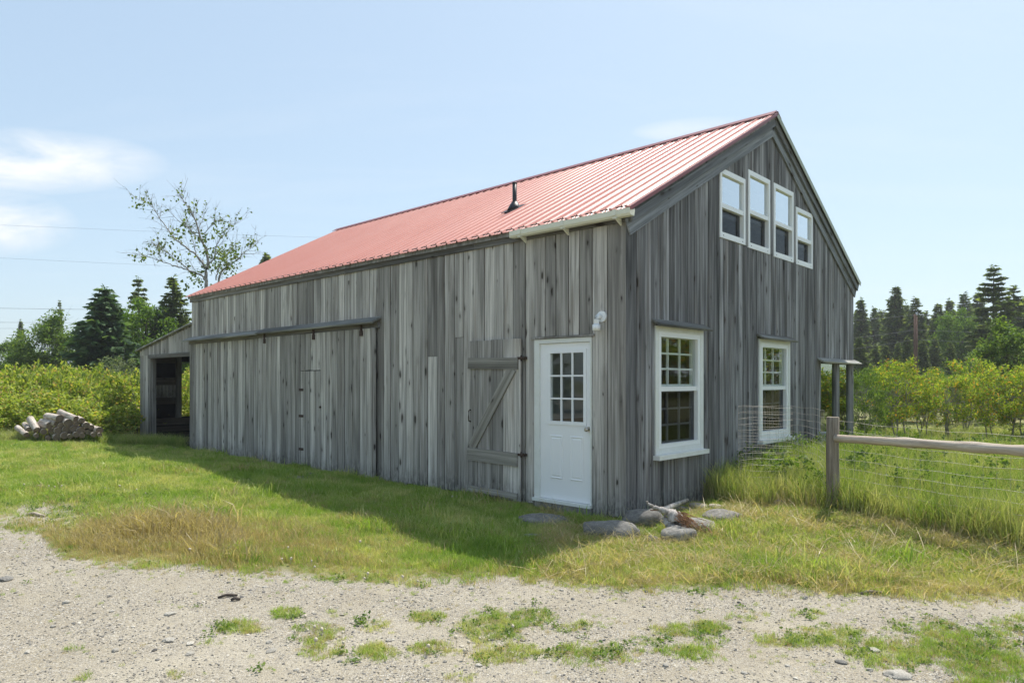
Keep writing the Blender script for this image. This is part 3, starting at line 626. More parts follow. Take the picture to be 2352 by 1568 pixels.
# ------------------------------------------------------------------ gable windows
def hood(parent, a, b, z, mat=M_cap):
    M = board('window_hood', parent, (a, -.075, z), (b, -.075, z), .17, .028, (0, -.55, 1), mat); return M
def low_window(x0, x1, z0, z1, op):
    mb = MB(); a, b, c_, d_ = op; y_ = -T_ - .022
    for q_ in ((x0, a, z0, z1), (b, x1, z0, z1), (a, b, d_, z1)): mb.box(q_[0], q_[1], y_, .004, q_[2], q_[3])
    W_ = mb.build('window', M_paint, barn)
    mb = MB(); mb.box(x0 - .03, x1 + .03, -.12, .004, z0 - .06, z0 - .002).box(a, b, -.042, .02, z0, c_ + .02); mb.build('sill', M_paint, W_)
    hood(W_, x0 - .07, x1 + .06, z1 + .028)
    zm = (c_ + d_) / 2 + .02; f = .065
    mb = MB()
    for q_ in ((a, a + f, c_ + .02, d_), (b - f, b, c_ + .02, d_), (a + f, b - f, d_ - f, d_), (a + f, b - f, c_ + .02, c_ + .07)): mb.box(q_[0], q_[1], y_ + .008, .045, q_[2], q_[3])
    mb.build('storm_frame', M_vinyl, W_)
    mb = MB(); mb.box(a + f, b - f, -.02, .04, zm - .03, zm + .03); mb.build('meeting_rail', M_vinyl, W_)
    mb = MB(); mb.box(a + f, b - f, .002, .006, zm + .03, d_ - f); mb.build('pane', M_glass, W_)
    mb = MB(); mb.box(a + f, b - f, .022, .026, c_ + .07, zm - .03); mb.build('screen', M_screen, W_)
    for s0, s1, yy in ((zm + .0, d_ - .02, .05), (c_ + .03, zm + .0, .055)):
        mb = MB(); x_0, x_1 = a + .03, b - .03
        for q_ in ((x_0, x_0 + .05, s0, s1), (x_1 - .05, x_1, s0, s1), (x_0 + .05, x_1 - .05, s0, s0 + .06), (x_0 + .05, x_1 - .05, s1 - .05, s1)): mb.box(q_[0], q_[1], yy, yy + .035, q_[2], q_[3])
        sash = mb.build('sash', M_vinyl, W_)
        for i in (1, 2): x_ = x_0 + .05 + (x_1 - x_0 - .1) * i / 3; mb = MB(); mb.box(x_ - .012, x_ + .012, yy + .004, yy + .03, s0 + .06, s1 - .05); mb.build('muntin', M_vinyl, W_)
        for i in (1, 2): z_ = s0 + .06 + (s1 - s0 - .11) * i / 3; mb = MB(); mb.box(x_0 + .05, x_1 - .05, yy + .006, yy + .028, z_ - .012, z_ + .012); mb.build('muntin', M_vinyl, W_)
    return W_
low_window(.579, 1.831, .70, 2.335, OPG_LOW[0]); low_window(3.681, 4.937, .70, 2.31, OPG_LOW[1])
def up_window(x0, x1, z0, z1):
    mb = MB(); f = .058; y_ = -T_ - .014
    for q_ in ((x0, x0 + f, z0, z1), (x1 - f, x1, z0, z1), (x0 + f, x1 - f, z1 - .075, z1), (x0 + f, x1 - f, z0, z0 + .085)): mb.box(q_[0], q_[1], y_, .07, q_[2], q_[3])
    W_ = mb.build('loft_window', M_vinyl, barn); zm = z0 + (z1 - z0) * .47
    mb = MB(); mb.box(x0 + f, x1 - f, y_ + .008, .06, zm - .03, zm + .035); mb.build('meeting_rail', M_vinyl, W_)
    mb = MB(); mb.box(x0 + f, x1 - f, .0, .004, zm + .035, z1 - .075); mb.build('pane', M_coated, W_)
    mb = MB(); mb.box(x0 + f, x1 - f, .03, .034, z0 + .085, zm - .03); mb.build('screen', M_screen, W_)
    mb = MB(); zb = z1 - .2; mb.tube([(x0 + f, .14, zb), (x1 - f, .14, zb)], .03, 10); mb.build('blind_roll', M_vinyl, W_)
    mb = MB(); zb = zm - .11; mb.box(x0 + f + .01, x1 - f - .01, .07, .095, zb, zb + .05); mb.build('sash_rail', M_grey, W_)
    for x_ in (x0 + .1, x1 - .1): mb = MB(); mb.tube([(x_, y_ - .004, z0 + .04), (x_, y_ + .001, z0 + .04)], .008, 8); mb.build('screw_head', M_iron, W_)
for q_ in ((2.354, 3.191, 3.721, 4.731), (3.298, 4.118, 3.703, 4.912), (4.275, 5.112, 3.693, 4.91), (5.23, 6.021, 3.689, 4.69)): up_window(*q_)
# corner glazing: two tall fixed panes
mb = MB(); a, b, c_, d_ = OPG_LOW[2]
for q_ in ((a, a + .03, c_, d_), (7.258, 7.486, c_, d_), (8.1, b + .0, c_, d_), (a + .03, 7.258, c_, c_ + .05), (7.486, 8.1, c_, c_ + .05)): mb.box(q_[0], q_[1], -T_ - .01, .05, q_[2], q_[3])
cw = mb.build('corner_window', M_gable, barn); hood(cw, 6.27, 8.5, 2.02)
for x_0, x_1 in ((a + .03, 7.258), (7.486, 8.1)): mb = MB(); mb.box(x_0, x_1, .0, .006, c_ + .05, d_); mb.build('pane', M_tall, cw)
# grey service box on the gable
mb = MB(); mb.box(6.3, 6.62, -.24, -.03, .27, .66); ub = mb.build('service_box', M_grey, barn)
mb = MB(); mb.box(6.285, 6.635, -.255, -.03, .662, .685); mb.build('lid', M_grey, ub)
mb = MB(); mb.tube([(6.46, -.1, .28), (6.46, -.1, -.1)], .025, 8); mb.build('conduit', M_grey, ub)
# interior seen through the glass
mb = MB(); mb.box(.12, GW_ - .12, .12, LW_ - .14, .0, .05); mb.build('room_floor', M_inroom, barn)
mb = MB(); mb.box(.12, GW_ - .12, .12, LW_ - .14, 3.0, 3.06); mb.build('loft_floor', M_inroom, barn)
mb = MB(); mb.box(.12, GW_ - .12, 3.6, 3.7, .05, 3.0); mb.build('partition', M_inroom, barn)
mb = MB(); mb.box(.3, 1.5, 1.5, 1.54, 1.1, 2.3); mb.build('wall_panel', M_pale, barn)
for x_, y_ in ((1.9, 1.2), (4.6, 1.6)): mb = MB(); mb.box(x_, x_ + .16, y_, y_ + .16, .05, 3.0); mb.build('post', M_inroom, barn)
for y_ in (.9, 2.1, 3.3, 4.5, 5.7, 6.9):
    mb = MB()
    for sg in (1, -1):
        pts = [(.15, roofz(.15) - .1), (RX, RZ - .1), (RX, RZ - .26), (.15, roofz(.15) - .26)]; mb.prism([((p if sg > 0 else GW_ - p), y_, z_) for p, z_ in pts], (0, .07, 0))
    mb.box(1.9, GW_ - 1.9, y_ + .08, y_ + .13, 4.55, 4.7); mb.build('rafter', M_inroom, barn)
# ------------------------------------------------------------------ lean-to
lean = empty('lean_to_shed', bw(0, LW_, 0), BROT); tag(lean, 'small open lean-to shed of grey boards against the barn end', 'shed')
LU, LV = 3.55, 4.2
def ltop(y_): return 3.02 - (y_ - .05) * (.53 / 3.5)
mb = MB(); mb.prism([(.03, -.0 + .02, 2.36), (.03, LU, 2.36), (.03, LU, ltop(LU) - .05), (.03, .02, ltop(.02) - .05)], (.04, 0, 0)); fw = mb.build('front_wall', M_sheath, lean)
bs = breaks(.02, LU, [], .14, .2)
for a, b in zip(bs, bs[1:]): board('plank', fw, (.03, (a + b) / 2, 2.34), (.03, (a + b) / 2, (ltop(a) + ltop(b)) / 2 - .02), b - a - .006, .022, (-1, 0, 0), M_side_up, (ltop(a) - ltop(b)) * 1)
bs = breaks(2.78, LU, [], .15, .2)
for a, b in zip(bs, bs[1:]): board('plank', fw, (.035, (a + b) / 2, 0), (.035, (a + b) / 2, 2.34), b - a - .006, .022, (-1, 0, 0), M_side)
board('lintel', fw, (.04, .0, 2.3), (.04, 2.8, 2.3), .1, .09, (-1, 0, 0), M_trim)
mb = MB(); mb.box(.04, .14, 2.72, 2.78, 0, 2.34); mb.build('jamb', M_trim, fw)
mb = MB(); mb.prism([(-.07, -.02, ltop(-.02) + .0), (-.07, LU + .15, ltop(LU + .15)), (-.07, LU + .15, ltop(LU + .15) + .035), (-.07, -.02, ltop(-.02) + .035)], (LV + .2, 0, 0)); mb.build('shed_roof', M_cap, lean)
mb = MB()
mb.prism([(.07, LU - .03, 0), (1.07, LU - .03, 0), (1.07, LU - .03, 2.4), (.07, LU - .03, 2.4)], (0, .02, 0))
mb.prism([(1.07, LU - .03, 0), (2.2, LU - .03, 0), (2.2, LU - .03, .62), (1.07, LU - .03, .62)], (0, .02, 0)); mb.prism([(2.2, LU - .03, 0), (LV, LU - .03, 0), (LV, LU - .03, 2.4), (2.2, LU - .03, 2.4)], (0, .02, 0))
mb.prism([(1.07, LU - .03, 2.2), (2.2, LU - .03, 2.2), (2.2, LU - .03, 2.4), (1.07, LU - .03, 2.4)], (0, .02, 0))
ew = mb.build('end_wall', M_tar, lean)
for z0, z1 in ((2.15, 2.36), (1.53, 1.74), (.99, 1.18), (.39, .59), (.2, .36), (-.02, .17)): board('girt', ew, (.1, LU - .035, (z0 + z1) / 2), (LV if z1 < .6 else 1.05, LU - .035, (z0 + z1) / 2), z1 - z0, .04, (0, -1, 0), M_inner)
bs = breaks(.1, 1.05, [], .11, .17)
for a, b in zip(bs, bs[1:]): board('plank', ew, ((a + b) / 2, LU - .032, 1.17), ((a + b) / 2, LU - .032, 1.54), b - a - .006, .02, (0, -1, 0), M_side)
mb = MB(); mb.box(.93, 1.06, LU - .2, LU - .08, .6, 2.36); mb.build('post', M_trim, lean)
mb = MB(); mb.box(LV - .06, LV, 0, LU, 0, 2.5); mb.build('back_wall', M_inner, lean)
board('sill_beam', lean, (.1, .2, .02), (.1, 2.7, .02), .14, .1, (0, 0, 1), M_inner)
# ------------------------------------------------------------------ vegetation builders
def leafquads(P, size, rg, asp=.55, up=.35, droop=0., nrm=None):
    """P (n,3) leaf bases -> folded rhombic leaves"""
    n = len(P); d = rg.normal(size=(n, 3)); d[:, 2] = d[:, 2] * .6 - droop; d /= np.linalg.norm(d, axis=1)[:, None]
    nn = rg.normal(size=(n, 3)) if nrm is None else nrm + .5 * rg.normal(size=(n, 3)); nn[:, 2] += up * 2; s = np.cross(d, nn); s /= np.linalg.norm(s, axis=1)[:, None] + 1e-9
    nrm_ = np.cross(s, d); L_ = size[:, None]; W_ = L_ * asp * .5; mid = P + d * L_ * .5 + nrm_ * L_ * .07
    v = np.stack([P, mid + s * W_, P + d * L_ - nrm_ * L_ * .05, mid - s * W_], 1).reshape(-1, 3)
    return v, np.arange(4 * n).reshape(-1, 4)
def tubes(paths, n=5):
    vs, fs = [], []; b = 0
    for pts, r0, r1 in paths:
        pts = np.asarray(pts, float); N = len(pts)
        if N < 2: continue
        t = np.gradient(pts, axis=0); t /= np.linalg.norm(t, axis=1)[:, None] + 1e-9
        a = np.cross(t, [.31, .17, .93]); a /= np.linalg.norm(a, axis=1)[:, None] + 1e-9; c = np.cross(t, a)
        r = np.linspace(r0, r1, N)[:, None]; an = np.arange(n) / n * 2 * np.pi
        ring = pts[:, None, :] + r[:, None] * (a[:, None] * np.cos(an)[None, :, None] + c[:, None] * np.sin(an)[None, :, None])
        vs.append(ring.reshape(-1, 3)); i = np.arange(N - 1)[:, None] * n; k = np.arange(n)[None]; k2 = (k + 1) % n
        fs.append((b + np.stack([i + k, i + k2, i + n + k2, i + n + k], -1)).reshape(-1, 4)); b += N * n
    return np.concatenate(vs), np.concatenate(fs)
def bez(p0, p1, p2, n=7):
    t = np.linspace(0, 1, n)[:, None]; return (1 - t) ** 2 * np.asarray(p0) + 2 * t * (1 - t) * np.asarray(p1) + t * t * np.asarray(p2)
def spruce(seed, H=10., R=2.2, gap=.15, lev=30, dense=1., low=.04, tilt=0.):
    rg = np.random.default_rng(seed); V_, Fq = [], []; tr = [(np.array([[0, 0, -.3], [0, 0, H * .5], [0, 0, H * .99]]), H * .017, .012)]; quads = []
    zs = H * (low + (1 - low) * (np.linspace(0, 1, lev) ** .92))
    for li, z in enumerate(zs[:-1]):
        f = 1 - z / H; rr = R * (f ** .75) * rg.uniform(.7, 1.12) + .05; nb = int(rg.integers(5, 8)) if f > .12 else 4; ph = rg.uniform(0, 6.28)
        for k in range(nb):
            if rg.random() < gap: continue
            an = ph + k * 6.283 / nb + rg.normal(0, .2); ln = rr * rg.uniform(.62, 1.12); e = np.array([math.cos(an), math.sin(an), 0]); s = np.array([-e[1], e[0], 0])
            z0 = z + rg.normal(0, .03) * H / lev; dr = (.42 * f - .12) * ln
            path = bez([0, 0, z0], e * ln * .55 + [0, 0, z0 - dr * .9], e * ln + [0, 0, z0 - dr * .55], 5); tr.append((path, .012 * H / 10 + .01 * ln, .004))
            m = max(4, int(dense * (5 + ln * 7))); t = rg.uniform(.12, 1., m); q_ = 1 - t
            B = (q_ ** 2)[:, None] * path[0] + (2 * t * q_)[:, None] * (e * ln * .55 + [0, 0, z0 - dr * .9]) + (t ** 2)[:, None] * path[-1]
            sd = np.sign(rg.random(m) - .5); sl = (.2 + .26 * ln * (1 - t * .6) + .08) * rg.uniform(.6, 1.25, m)
            D = e[None] * rg.uniform(.45, .9, m)[:, None] + s[None] * (sd * rg.uniform(.3, 1.0, m))[:, None]; D[:, 2] -= rg.uniform(-.05, .5, m); D /= np.linalg.norm(D, axis=1)[:, None]
            N_ = np.tile([0, 0, 1.], (m, 1)) + rg.normal(0, .85, (m, 3)); S_ = np.cross(D, N_); S_ /= np.linalg.norm(S_, axis=1)[:, None]; w_ = sl * rg.uniform(.2, .36, m)
            for off in (0, 1):
                # a spray and a shorter hanging one below it
                D2 = D if off == 0 else D * .6 + np.array([0, 0, -.8]); L2 = sl if off == 0 else sl * .6
                quads.append(np.stack([B, B + D2 * (L2 * .45)[:, None] + S_ * w_[:, None], B + D2 * L2[:, None], B + D2 * (L2 * .45)[:, None] - S_ * w_[:, None]], 1))
    # leader
    m = 26; t = rg.uniform(.9, 1.0, m); B = np.stack([np.zeros(m), np.zeros(m), t * H], 1); D = rg.normal(size=(m, 3)); D[:, 2] = abs(D[:, 2]) * .8; D /= np.linalg.norm(D, axis=1)[:, None]; S_ = np.cross(D, rg.normal(size=(m, 3))); S_ /= np.linalg.norm(S_, axis=1)[:, None]; l_ = .02 * H * (1.25 - t) * 6
    quads.append(np.stack([B, B + D * (l_ * .5)[:, None] + S_ * (l_ * .14)[:, None], B + D * l_[:, None], B + D * (l_ * .5)[:, None] - S_ * (l_ * .14)[:, None]], 1))
    v = np.concatenate(quads).reshape(-1, 3); return tubes(tr, 5), (v, np.arange(len(v)).reshape(-1, 4))
def broad(seed, H, R, base, K, per, leaf, cl=.32, stems=1, tr=.09, flat=.75, asp=.6, up=.35):
    """crown of leaf clusters on curved limbs"""
    rg = np.random.default_rng(seed); cz = (H + base) / 2; hz_ = (H - base) / 2; d = rg.normal(size=(K, 3)); d /= np.linalg.norm(d, axis=1)[:, None]
    rad = rg.uniform(.45, 1.0, K) ** .6; C = d * rad[:, None] * np.array([R, R, hz_ * 1.0]) * rg.uniform(.8, 1.08, (K, 1)); C[:, 2] += cz; C = C[C[:, 2] > base * .6]
    paths = []; roots = []
    for s_ in range(stems):
        an = rg.uniform(0, 6.28); b0 = np.array([math.cos(an), math.sin(an), 0]) * (.12 * R if stems > 1 else 0); tip = b0 * (3.2 if stems > 1 else 0) + np.array([rg.normal(0, .1) * R, rg.normal(0, .1) * R, base + (H - base) * .62])
        p_ = bez(b0 + [0, 0, -.15], b0 * 1.3 + [0, 0, base * .9], tip, 8); p_[1:-1] += rg.normal(0, .03 * R, (6, 3)) * [1, 1, .3]; paths.append((p_, tr, tr * .25)); roots.append(p_)
    for c in C:
        r_ = roots[int(rg.integers(0, stems))]; i = int(np.clip(np.searchsorted(r_[:, 2], c[2] * rg.uniform(.45, .75)), 1, len(r_) - 1)); o = r_[i]
        mid = o * .5 + c * .5 + np.array([0, 0, -.12 * R]) + rg.normal(0, .05 * R, 3); p_ = bez(o, mid, c, 6); paths.append((p_, tr * .28, tr * .05))
        for _ in range(2):
            j = int(rg.integers(2, 5)); e = c + rg.normal(0, cl * .9, 3); paths.append((bez(p_[j], (p_[j] + e) / 2 + rg.normal(0, .05, 3), e, 4), tr * .12, tr * .03))
    n = len(C) * per; idx = rg.integers(0, len(C), n); g_ = rg.normal(size=(n, 3)); g_ /= np.linalg.norm(g_, axis=1)[:, None]; P = C[idx] + g_ * (rg.random(n) ** .45)[:, None] * cl * np.array([1, 1, flat]) * rg.uniform(.7, 1.3, len(C))[idx][:, None]
    return tubes(paths, 5), leafquads(P, leaf * rg.uniform(.6, 1.25, n), rg, asp, up)
TPL = {}
def tpl(key, fn, mt, ml):
    if key not in TPL:
        (tv, tf), (lv, lf) = fn(); TPL[key] = (arr_mesh(key + '_trunk', tv, tf, mt, True), arr_mesh(key + '_crown', lv, lf, ml))
    return TPL[key]
def plant(name, key, loc, sc, label, cat, group=None, rz=None, parts=('trunk', 'crown')):
    a, b = TPL[key]; r = empty(name, loc, rng.uniform(0, 6.28) if rz is None else rz); r.scale = sc if hasattr(sc, '__len__') else (sc,) * 3
    tag(r, label, cat, group); link(parts[0], a, r); link(parts[1], b, r); return r
for i, (g_, l_, d_) in enumerate(((.06, 46, 1.25), (.15, 40, 1.2), (.2, 38, 1.2), (.08, 50, 1.2))): tpl('spruce%d' % i, lambda: spruce(11 + i, 10, 2.1, g_, l_, d_), M_bark, M_spruce)
tpl('bigspruce', lambda: spruce(40, 6., 2.25, .05, 26, 2.1, .02), M_bark, M_spruceb)
tpl('openspruce', lambda: spruce(53, 10, 2.5, .25, 25, 1.9, .12), M_bark, M_spruce)
tpl('maple', lambda: broad(61, 6, 2.2, .8, 95, 170, .19, .6, 1, .1, up=.7), M_bark, M_maple)
tpl('decid', lambda: broad(62, 5.5, 2., .4, 105, 150, .17, .55, 3, .07, up=.7), M_bark, M_bush)
tpl('silver', lambda: broad(63, 2.6, 1., .3, 34, 70, .1, .26, 3, .04), M_twig, M_pale_leaf)
for i in range(4): tpl('sumac%d' % i, lambda: broad(70 + i, 2.4, 1.35, .5, 56, 80, .11, .27, 4, .036, .6, .42, .7), M_twig, M_sumac)
for i in range(2): tpl('alder%d' % i, lambda: broad(80 + i, 2.4, 1.25, .2, 60, 95, .085, .27, 5, .03, .8, .6, .7), M_twig, M_bush)
def place_px(px, top, d, hw, key, H0, R0, name, label, cat, group=None, base=None):
    x = (px - CX) / F * d; z0 = gz(x, d) - .05 if base is None else base; H = CZ + (HOR - top) / F * d - z0; R = hw / F * d
    return plant(name, key, (x, d, z0), (R / R0, R / R0, H / H0), label, cat, group)
# left: trees beyond the thicket
place_px(240, 655, 31, 125, 'bigspruce', 6., 2.25, 'spruce_tree', 'broad dense blue-green spruce behind the thicket left of the shed', 'tree')
place_px(112, 722, 38, 72, 'decid', 5.5, 2., 'deciduous_tree', 'round loose green tree left of the broad spruce', 'tree')
place_px(8, 782, 44, 58, 'decid', 5.5, 2., 'deciduous_tree', 'low dark green tree at the far end of the left tree line', 'tree')
place_px(60, 790, 41, 40, 'maple', 6., 2.2, 'deciduous_tree', 'small green tree between the two loose left-hand trees', 'tree')
place_px(335, 690, 36, 78, 'maple', 6., 2.2, 'maple_tree', 'bright yellow-green maple right of the broad spruce', 'tree')
place_px(318, 634, 47, 72, 'openspruce', 10, 2.5, 'spruce_tree', 'open-crowned spruce top rising behind the bright maple', 'tree')
place_px(398, 632, 37, 84, 'spruce1', 10, 2.1, 'spruce_tree', 'olive spruce just above the lean-to shed roof', 'tree')
place_px(137, 690, 62, 26, 'spruce2', 10, 2.1, 'spruce_tree', 'thin distant spruce tip above the round loose tree', 'tree')
place_px(48, 735, 62, 26, 'spruce0', 10, 2.1, 'spruce_tree', 'thin distant spruce tip above the small left-hand tree', 'tree')
place_px(612, 578, 46, 60, 'spruce3', 10, 2.1, 'spruce_tree', 'spruce tip peeping over the red roof edge', 'tree')
place_px(275, 815, 26, 42, 'silver', 2.6, 1., 'silvery_shrub', 'silvery pale-leaved shrub at the foot of the broad spruce', 'shrub')
place_px(420, 760, 33, 60, 'maple', 6., 2.2, 'deciduous_tree', 'green tree directly behind the lean-to shed roof', 'tree')
# right: spruce wood, pole in front of it
GW6 = lambda cx, cy: ((2350 + cx / 1.96) * .784, (700 + cy / 1.96) * .784)
wood_lab = 'dark spruce standing in the wood behind the meadow shrubs'
for i, (cx, cy, hw, d) in enumerate([(335, 342, 62, 66), (412, 388, 55, 72), (470, 410, 50, 75), (538, 268, 72, 62), (596, 372, 56, 70), (650, 330, 74, 60), (712, 412, 55, 66), (782, 366, 60, 58), (848, 346, 60, 74), (930, 306, 72, 70), (1214, 268, 95, 52), (1290, 330, 90, 56), (1010, 300, 70, 72), (1360, 240, 110, 50), (1480, 300, 110, 56), (1600, 220, 120, 54)]):
    px_, py_ = GW6(cx, cy); place_px(px_, py_, d, hw * .4 * 2.1, 'spruce%d' % (i % 4), 10, 2.1, 'spruce_tree', wood_lab, 'tree', 'spruces of the wood behind the meadow')
for i in range(26):
    px_, py_ = GW6(250 + i * 46 + rng.uniform(-12, 12), 440 + rng.uniform(-35, 50)); place_px(px_, py_, 80 + rng.uniform(0, 12), 60, 'spruce%d' % (i % 4), 10, 2.1, 'spruce_tree', 'far spruce filling the back of the wood', 'tree', 'far spruces at the back of the wood')
for i, (cx, cy, hw) in enumerate([(606, 558, 48), (552, 590, 40), (420, 600, 45), (330, 560, 55), (690, 575, 45), (760, 560, 50), (850, 590, 44), (480, 610, 40)]):
    px_, py_ = GW6(cx, cy); place_px(px_, py_, 46 + i % 3 * 2, hw * .8, 'spruce%d' % (i % 4), 10, 2.1, 'young_spruce', 'young spruce at the front edge of the wood', 'tree', 'young spruces edging the wood')
px_, py_ = GW6(1100, 145); place_px(px_, py_, 42, 96, 'openspruce', 10, 2.5, 'spruce_tree', 'tallest spruce, open-crowned, beside the pale green tree', 'tree')
px_, py_ = GW6(880, 400); place_px(px_, py_, 54, 46, 'maple', 6., 2.2, 'deciduous_tree', 'pale green leafy tree standing among the dark spruces', 'tree')
px_, py_ = GW6(1180, 470); place_px(px_, py_, 25, 74, 'decid', 5.5, 2., 'deciduous_tree', 'yellow-green leafy tree below the tallest spruce', 'tree')
px_, py_ = GW6(1020, 660); place_px(px_, py_, 30, 60, 'decid', 5.5, 2., 'deciduous_tree', 'low leafy tree behind the sumac, left of the yellow-green tree', 'tree')
sg = 'sumac shrubs along the meadow'
for i, (cx, cy, d, hw, k) in enumerate([(560, 715, 18.5, 62, 0), (690, 690, 19.5, 60, 1), (850, 750, 18.2, 58, 2), (960, 700, 21, 62, 3), (1090, 720, 18.5, 66, 0), (1230, 735, 17.6, 66, 1), (1380, 700, 18, 80, 2), (1540, 700, 17, 90, 3)]):
    px_, py_ = GW6(cx, cy + (-34, 26, 10, -20, 18, -38, 0, 0)[i]); place_px(px_, py_, d, hw * (1.3, .95, 1.05, 1.2, .9, 1.25, 1.1, 1.1)[i], 'sumac%d' % k, 2.4, 1.35, 'sumac_shrub', 'sumac shrub with bare forked stems and orange-tipped leaves', 'shrub', sg)
for i, (cx, cy, d, hw, lab) in enumerate([(350, 715, 17.6, 52, 'dense green shrub brushing the barn corner window'), (470, 735, 20.5, 52, 'dense green shrub between the corner shrub and the sumac')]):
    px_, py_ = GW6(cx, cy); place_px(px_, py_, d, hw, 'alder%d' % i, 2.4, 1.25, 'green_shrub', lab, 'shrub')
for i in range(7): px_, py_ = GW6(420 + i * 150, 760 + rng.uniform(-25, 20)); place_px(px_, py_, 24 + rng.uniform(0, 3), 62, 'alder%d' % (i % 2), 2.4, 1.25, 'green_shrub', 'leafy green shrub massed behind the sumac', 'shrub', 'green shrubs behind the sumac')
# trees the panes reflect, outside the picture
for x_, y_ in ((15, 9), (17, 12), (18, 15.5), (15.5, 13), (21, 18), (22, 12)): plant('sumac_shrub', 'sumac%d' % rng.randint(0, 3), (x_, y_, gz(x_, y_)), (1.7, 1.7, 1.35), 'sumac shrub with bare forked stems and orange-tipped leaves', 'shrub', sg)
for x_, y_, s_ in ((-22, 3, .9), (-24, 7, 1.), (-21, -1, .8), (-26, 0, 1.1), (-20, 9.5, .6)): plant('spruce_tree', 'spruce0', (x_, y_, gz(x_, y_) - .1), s_, 'dark spruce seen only mirrored in the entry door panes', 'tree', 'spruces across the yard')
# ------------------------------------------------------------------ half-bare birch behind the barn
BD = 24.; bpx = lambda cx, cy, dz=0.: at((380 + cx / 4.9) * .784, (540 + cy / 4.9) * .784, BD + dz)
rg = np.random.default_rng(5)
limbs = [([(1105, 2300), (1100, 1480), (1095, 1250), (1130, 1120), (1090, 930), (1040, 820), (950, 530), (900, 430), (800, 280), (720, 170)], .095, .008, 0),
 ([(1090, 1400), (1050, 1310), (950, 1270), (760, 1200), (620, 1160), (480, 1110), (330, 1060), (170, 1000)], .05, .006, -.8),
 ([(1100, 1210), (1030, 1110), (960, 1020), (860, 940), (740, 860), (640, 770), (560, 650), (490, 560), (390, 430), (340, 340), (230, 265), (110, 210)], .055, .005, .8),
 ([(850, 1230), (740, 1130), (650, 1070), (560, 990), (440, 900), (340, 840)], .03, .005, -.6),
 ([(1130, 1150), (1200, 1080), (1230, 950), (1260, 840), (1350, 730), (1450, 630), (1520, 545)], .04, .005, .5),
 ([(1180, 2300), (1270, 1400), (1310, 1260), (1400, 1180), (1560, 1060), (1680, 960), (1800, 840)], .06, .005, -.4),
 ([(1240, 1370), (1260, 1240), (1330, 1080), (1430, 960), (1510, 860)], .035, .005, .7), ([(1060, 720), (1130, 640), (1210, 520), (1300, 430)], .022, .004, -.5),
 ([(1010, 780), (900, 680), (800, 600), (700, 520), (600, 420)], .03, .004, -.9), ([(950, 1000), (930, 900), (890, 760), (870, 680), (860, 560)], .022, .004, .5), ([(990, 640), (1030, 560), (1060, 480), (1060, 380)], .016, .004, .6)]
paths = []; LP_ = []
heavy = [(400, 850), (450, 900), (620, 1030), (700, 690), (850, 350), (1270, 520), (1440, 550), (1260, 670), (1100, 760), (1740, 830), (1350, 940), (1480, 920), (1330, 1080), (1250, 1000), (1450, 1000), (1380, 1140), (1180, 980), (1540, 1030), (1200, 1180), (600, 680), (960, 760), (1000, 970), (830, 1080), (180, 1030), (150, 250), (690, 155), (1100, 1190), (1250, 1130), (1400, 1060), (1300, 980), (930, 1350), (1000, 1380), (800, 1440), (1480, 1290), (560, 840)]
for pts, r0, r1, dz in limbs:
    n = len(pts); P3 = np.array([bpx(x_, y_, dz * i / n + rg.normal(0, .06)) for i, (x_, y_) in enumerate(pts)])
    t = np.linspace(0, n - 1, n * 4); P3 = np.stack([np.interp(t, np.arange(n), P3[:, k]) for k in range(3)], 1); P3[1:-1] += rg.normal(0, .012, (len(P3) - 2, 3)); paths.append((P3, r0 * .72, r1 * .7))
    ln = np.linalg.norm(np.diff(P3, axis=0), axis=1).sum(); d0 = P3[-1] - P3[len(P3) // 2]; d0 /= np.linalg.norm(d0)
    for _ in range(int(ln * 10)):
        i = int(rg.integers(len(P3) // 5, len(P3))); dv = d0 * .7 + rg.normal(0, .55, 3) + [0, 0, .3]; dv /= np.linalg.norm(dv); l_ = rg.uniform(.2, .75)
        if P3[i][2] < 4.: continue
        e = P3[i] + dv * l_; m_ = P3[i] + dv * l_ * .5 + rg.normal(0, .05, 3); tw = bez(P3[i], m_, e, 5); paths.append((tw, .007, .0025))
        for _ in range(2): e2 = tw[3] + (dv + rg.normal(0, .5, 3)) * rg.uniform(.08, .3); paths.append((np.array([tw[3], (tw[3] + e2) / 2 + rg.normal(0, .02, 3), e2]), .004, .002))
        if rg.random() < .3: LP_ += [tw[int(rg.integers(2, 5))] + rg.normal(0, .05, 3) for _ in range(int(rg.integers(2, 6)))]
for cx, cy in heavy:
    c = np.array(bpx(cx, cy, rg.normal(0, .6))); k = int(rg.integers(16, 34)); LP_ += list(c + rg.normal(0, .13, (k, 3)))
bb = GR(480, 1010); org = Vector((bpx(1105, 1480).x, BD, gz(bpx(1105, 1480).x, BD)))
bt = empty('birch_tree', org); tag(bt, 'half-bare birch with few leaves rising behind the barn roof', 'tree')
tv, tf = tubes(paths, 5); tv[:, 2] = np.maximum(tv[:, 2], org.z - .1); link('trunk', arr_mesh('birch_trunk', tv - np.array(org), tf, M_birch, True), bt)
lv, lf = leafquads(np.array(LP_), rg.uniform(.07, .14, len(LP_)), rg, .75, .1, .9); link('crown', arr_mesh('birch_leaves', lv - np.array(org), lf, M_birchleaf), bt)
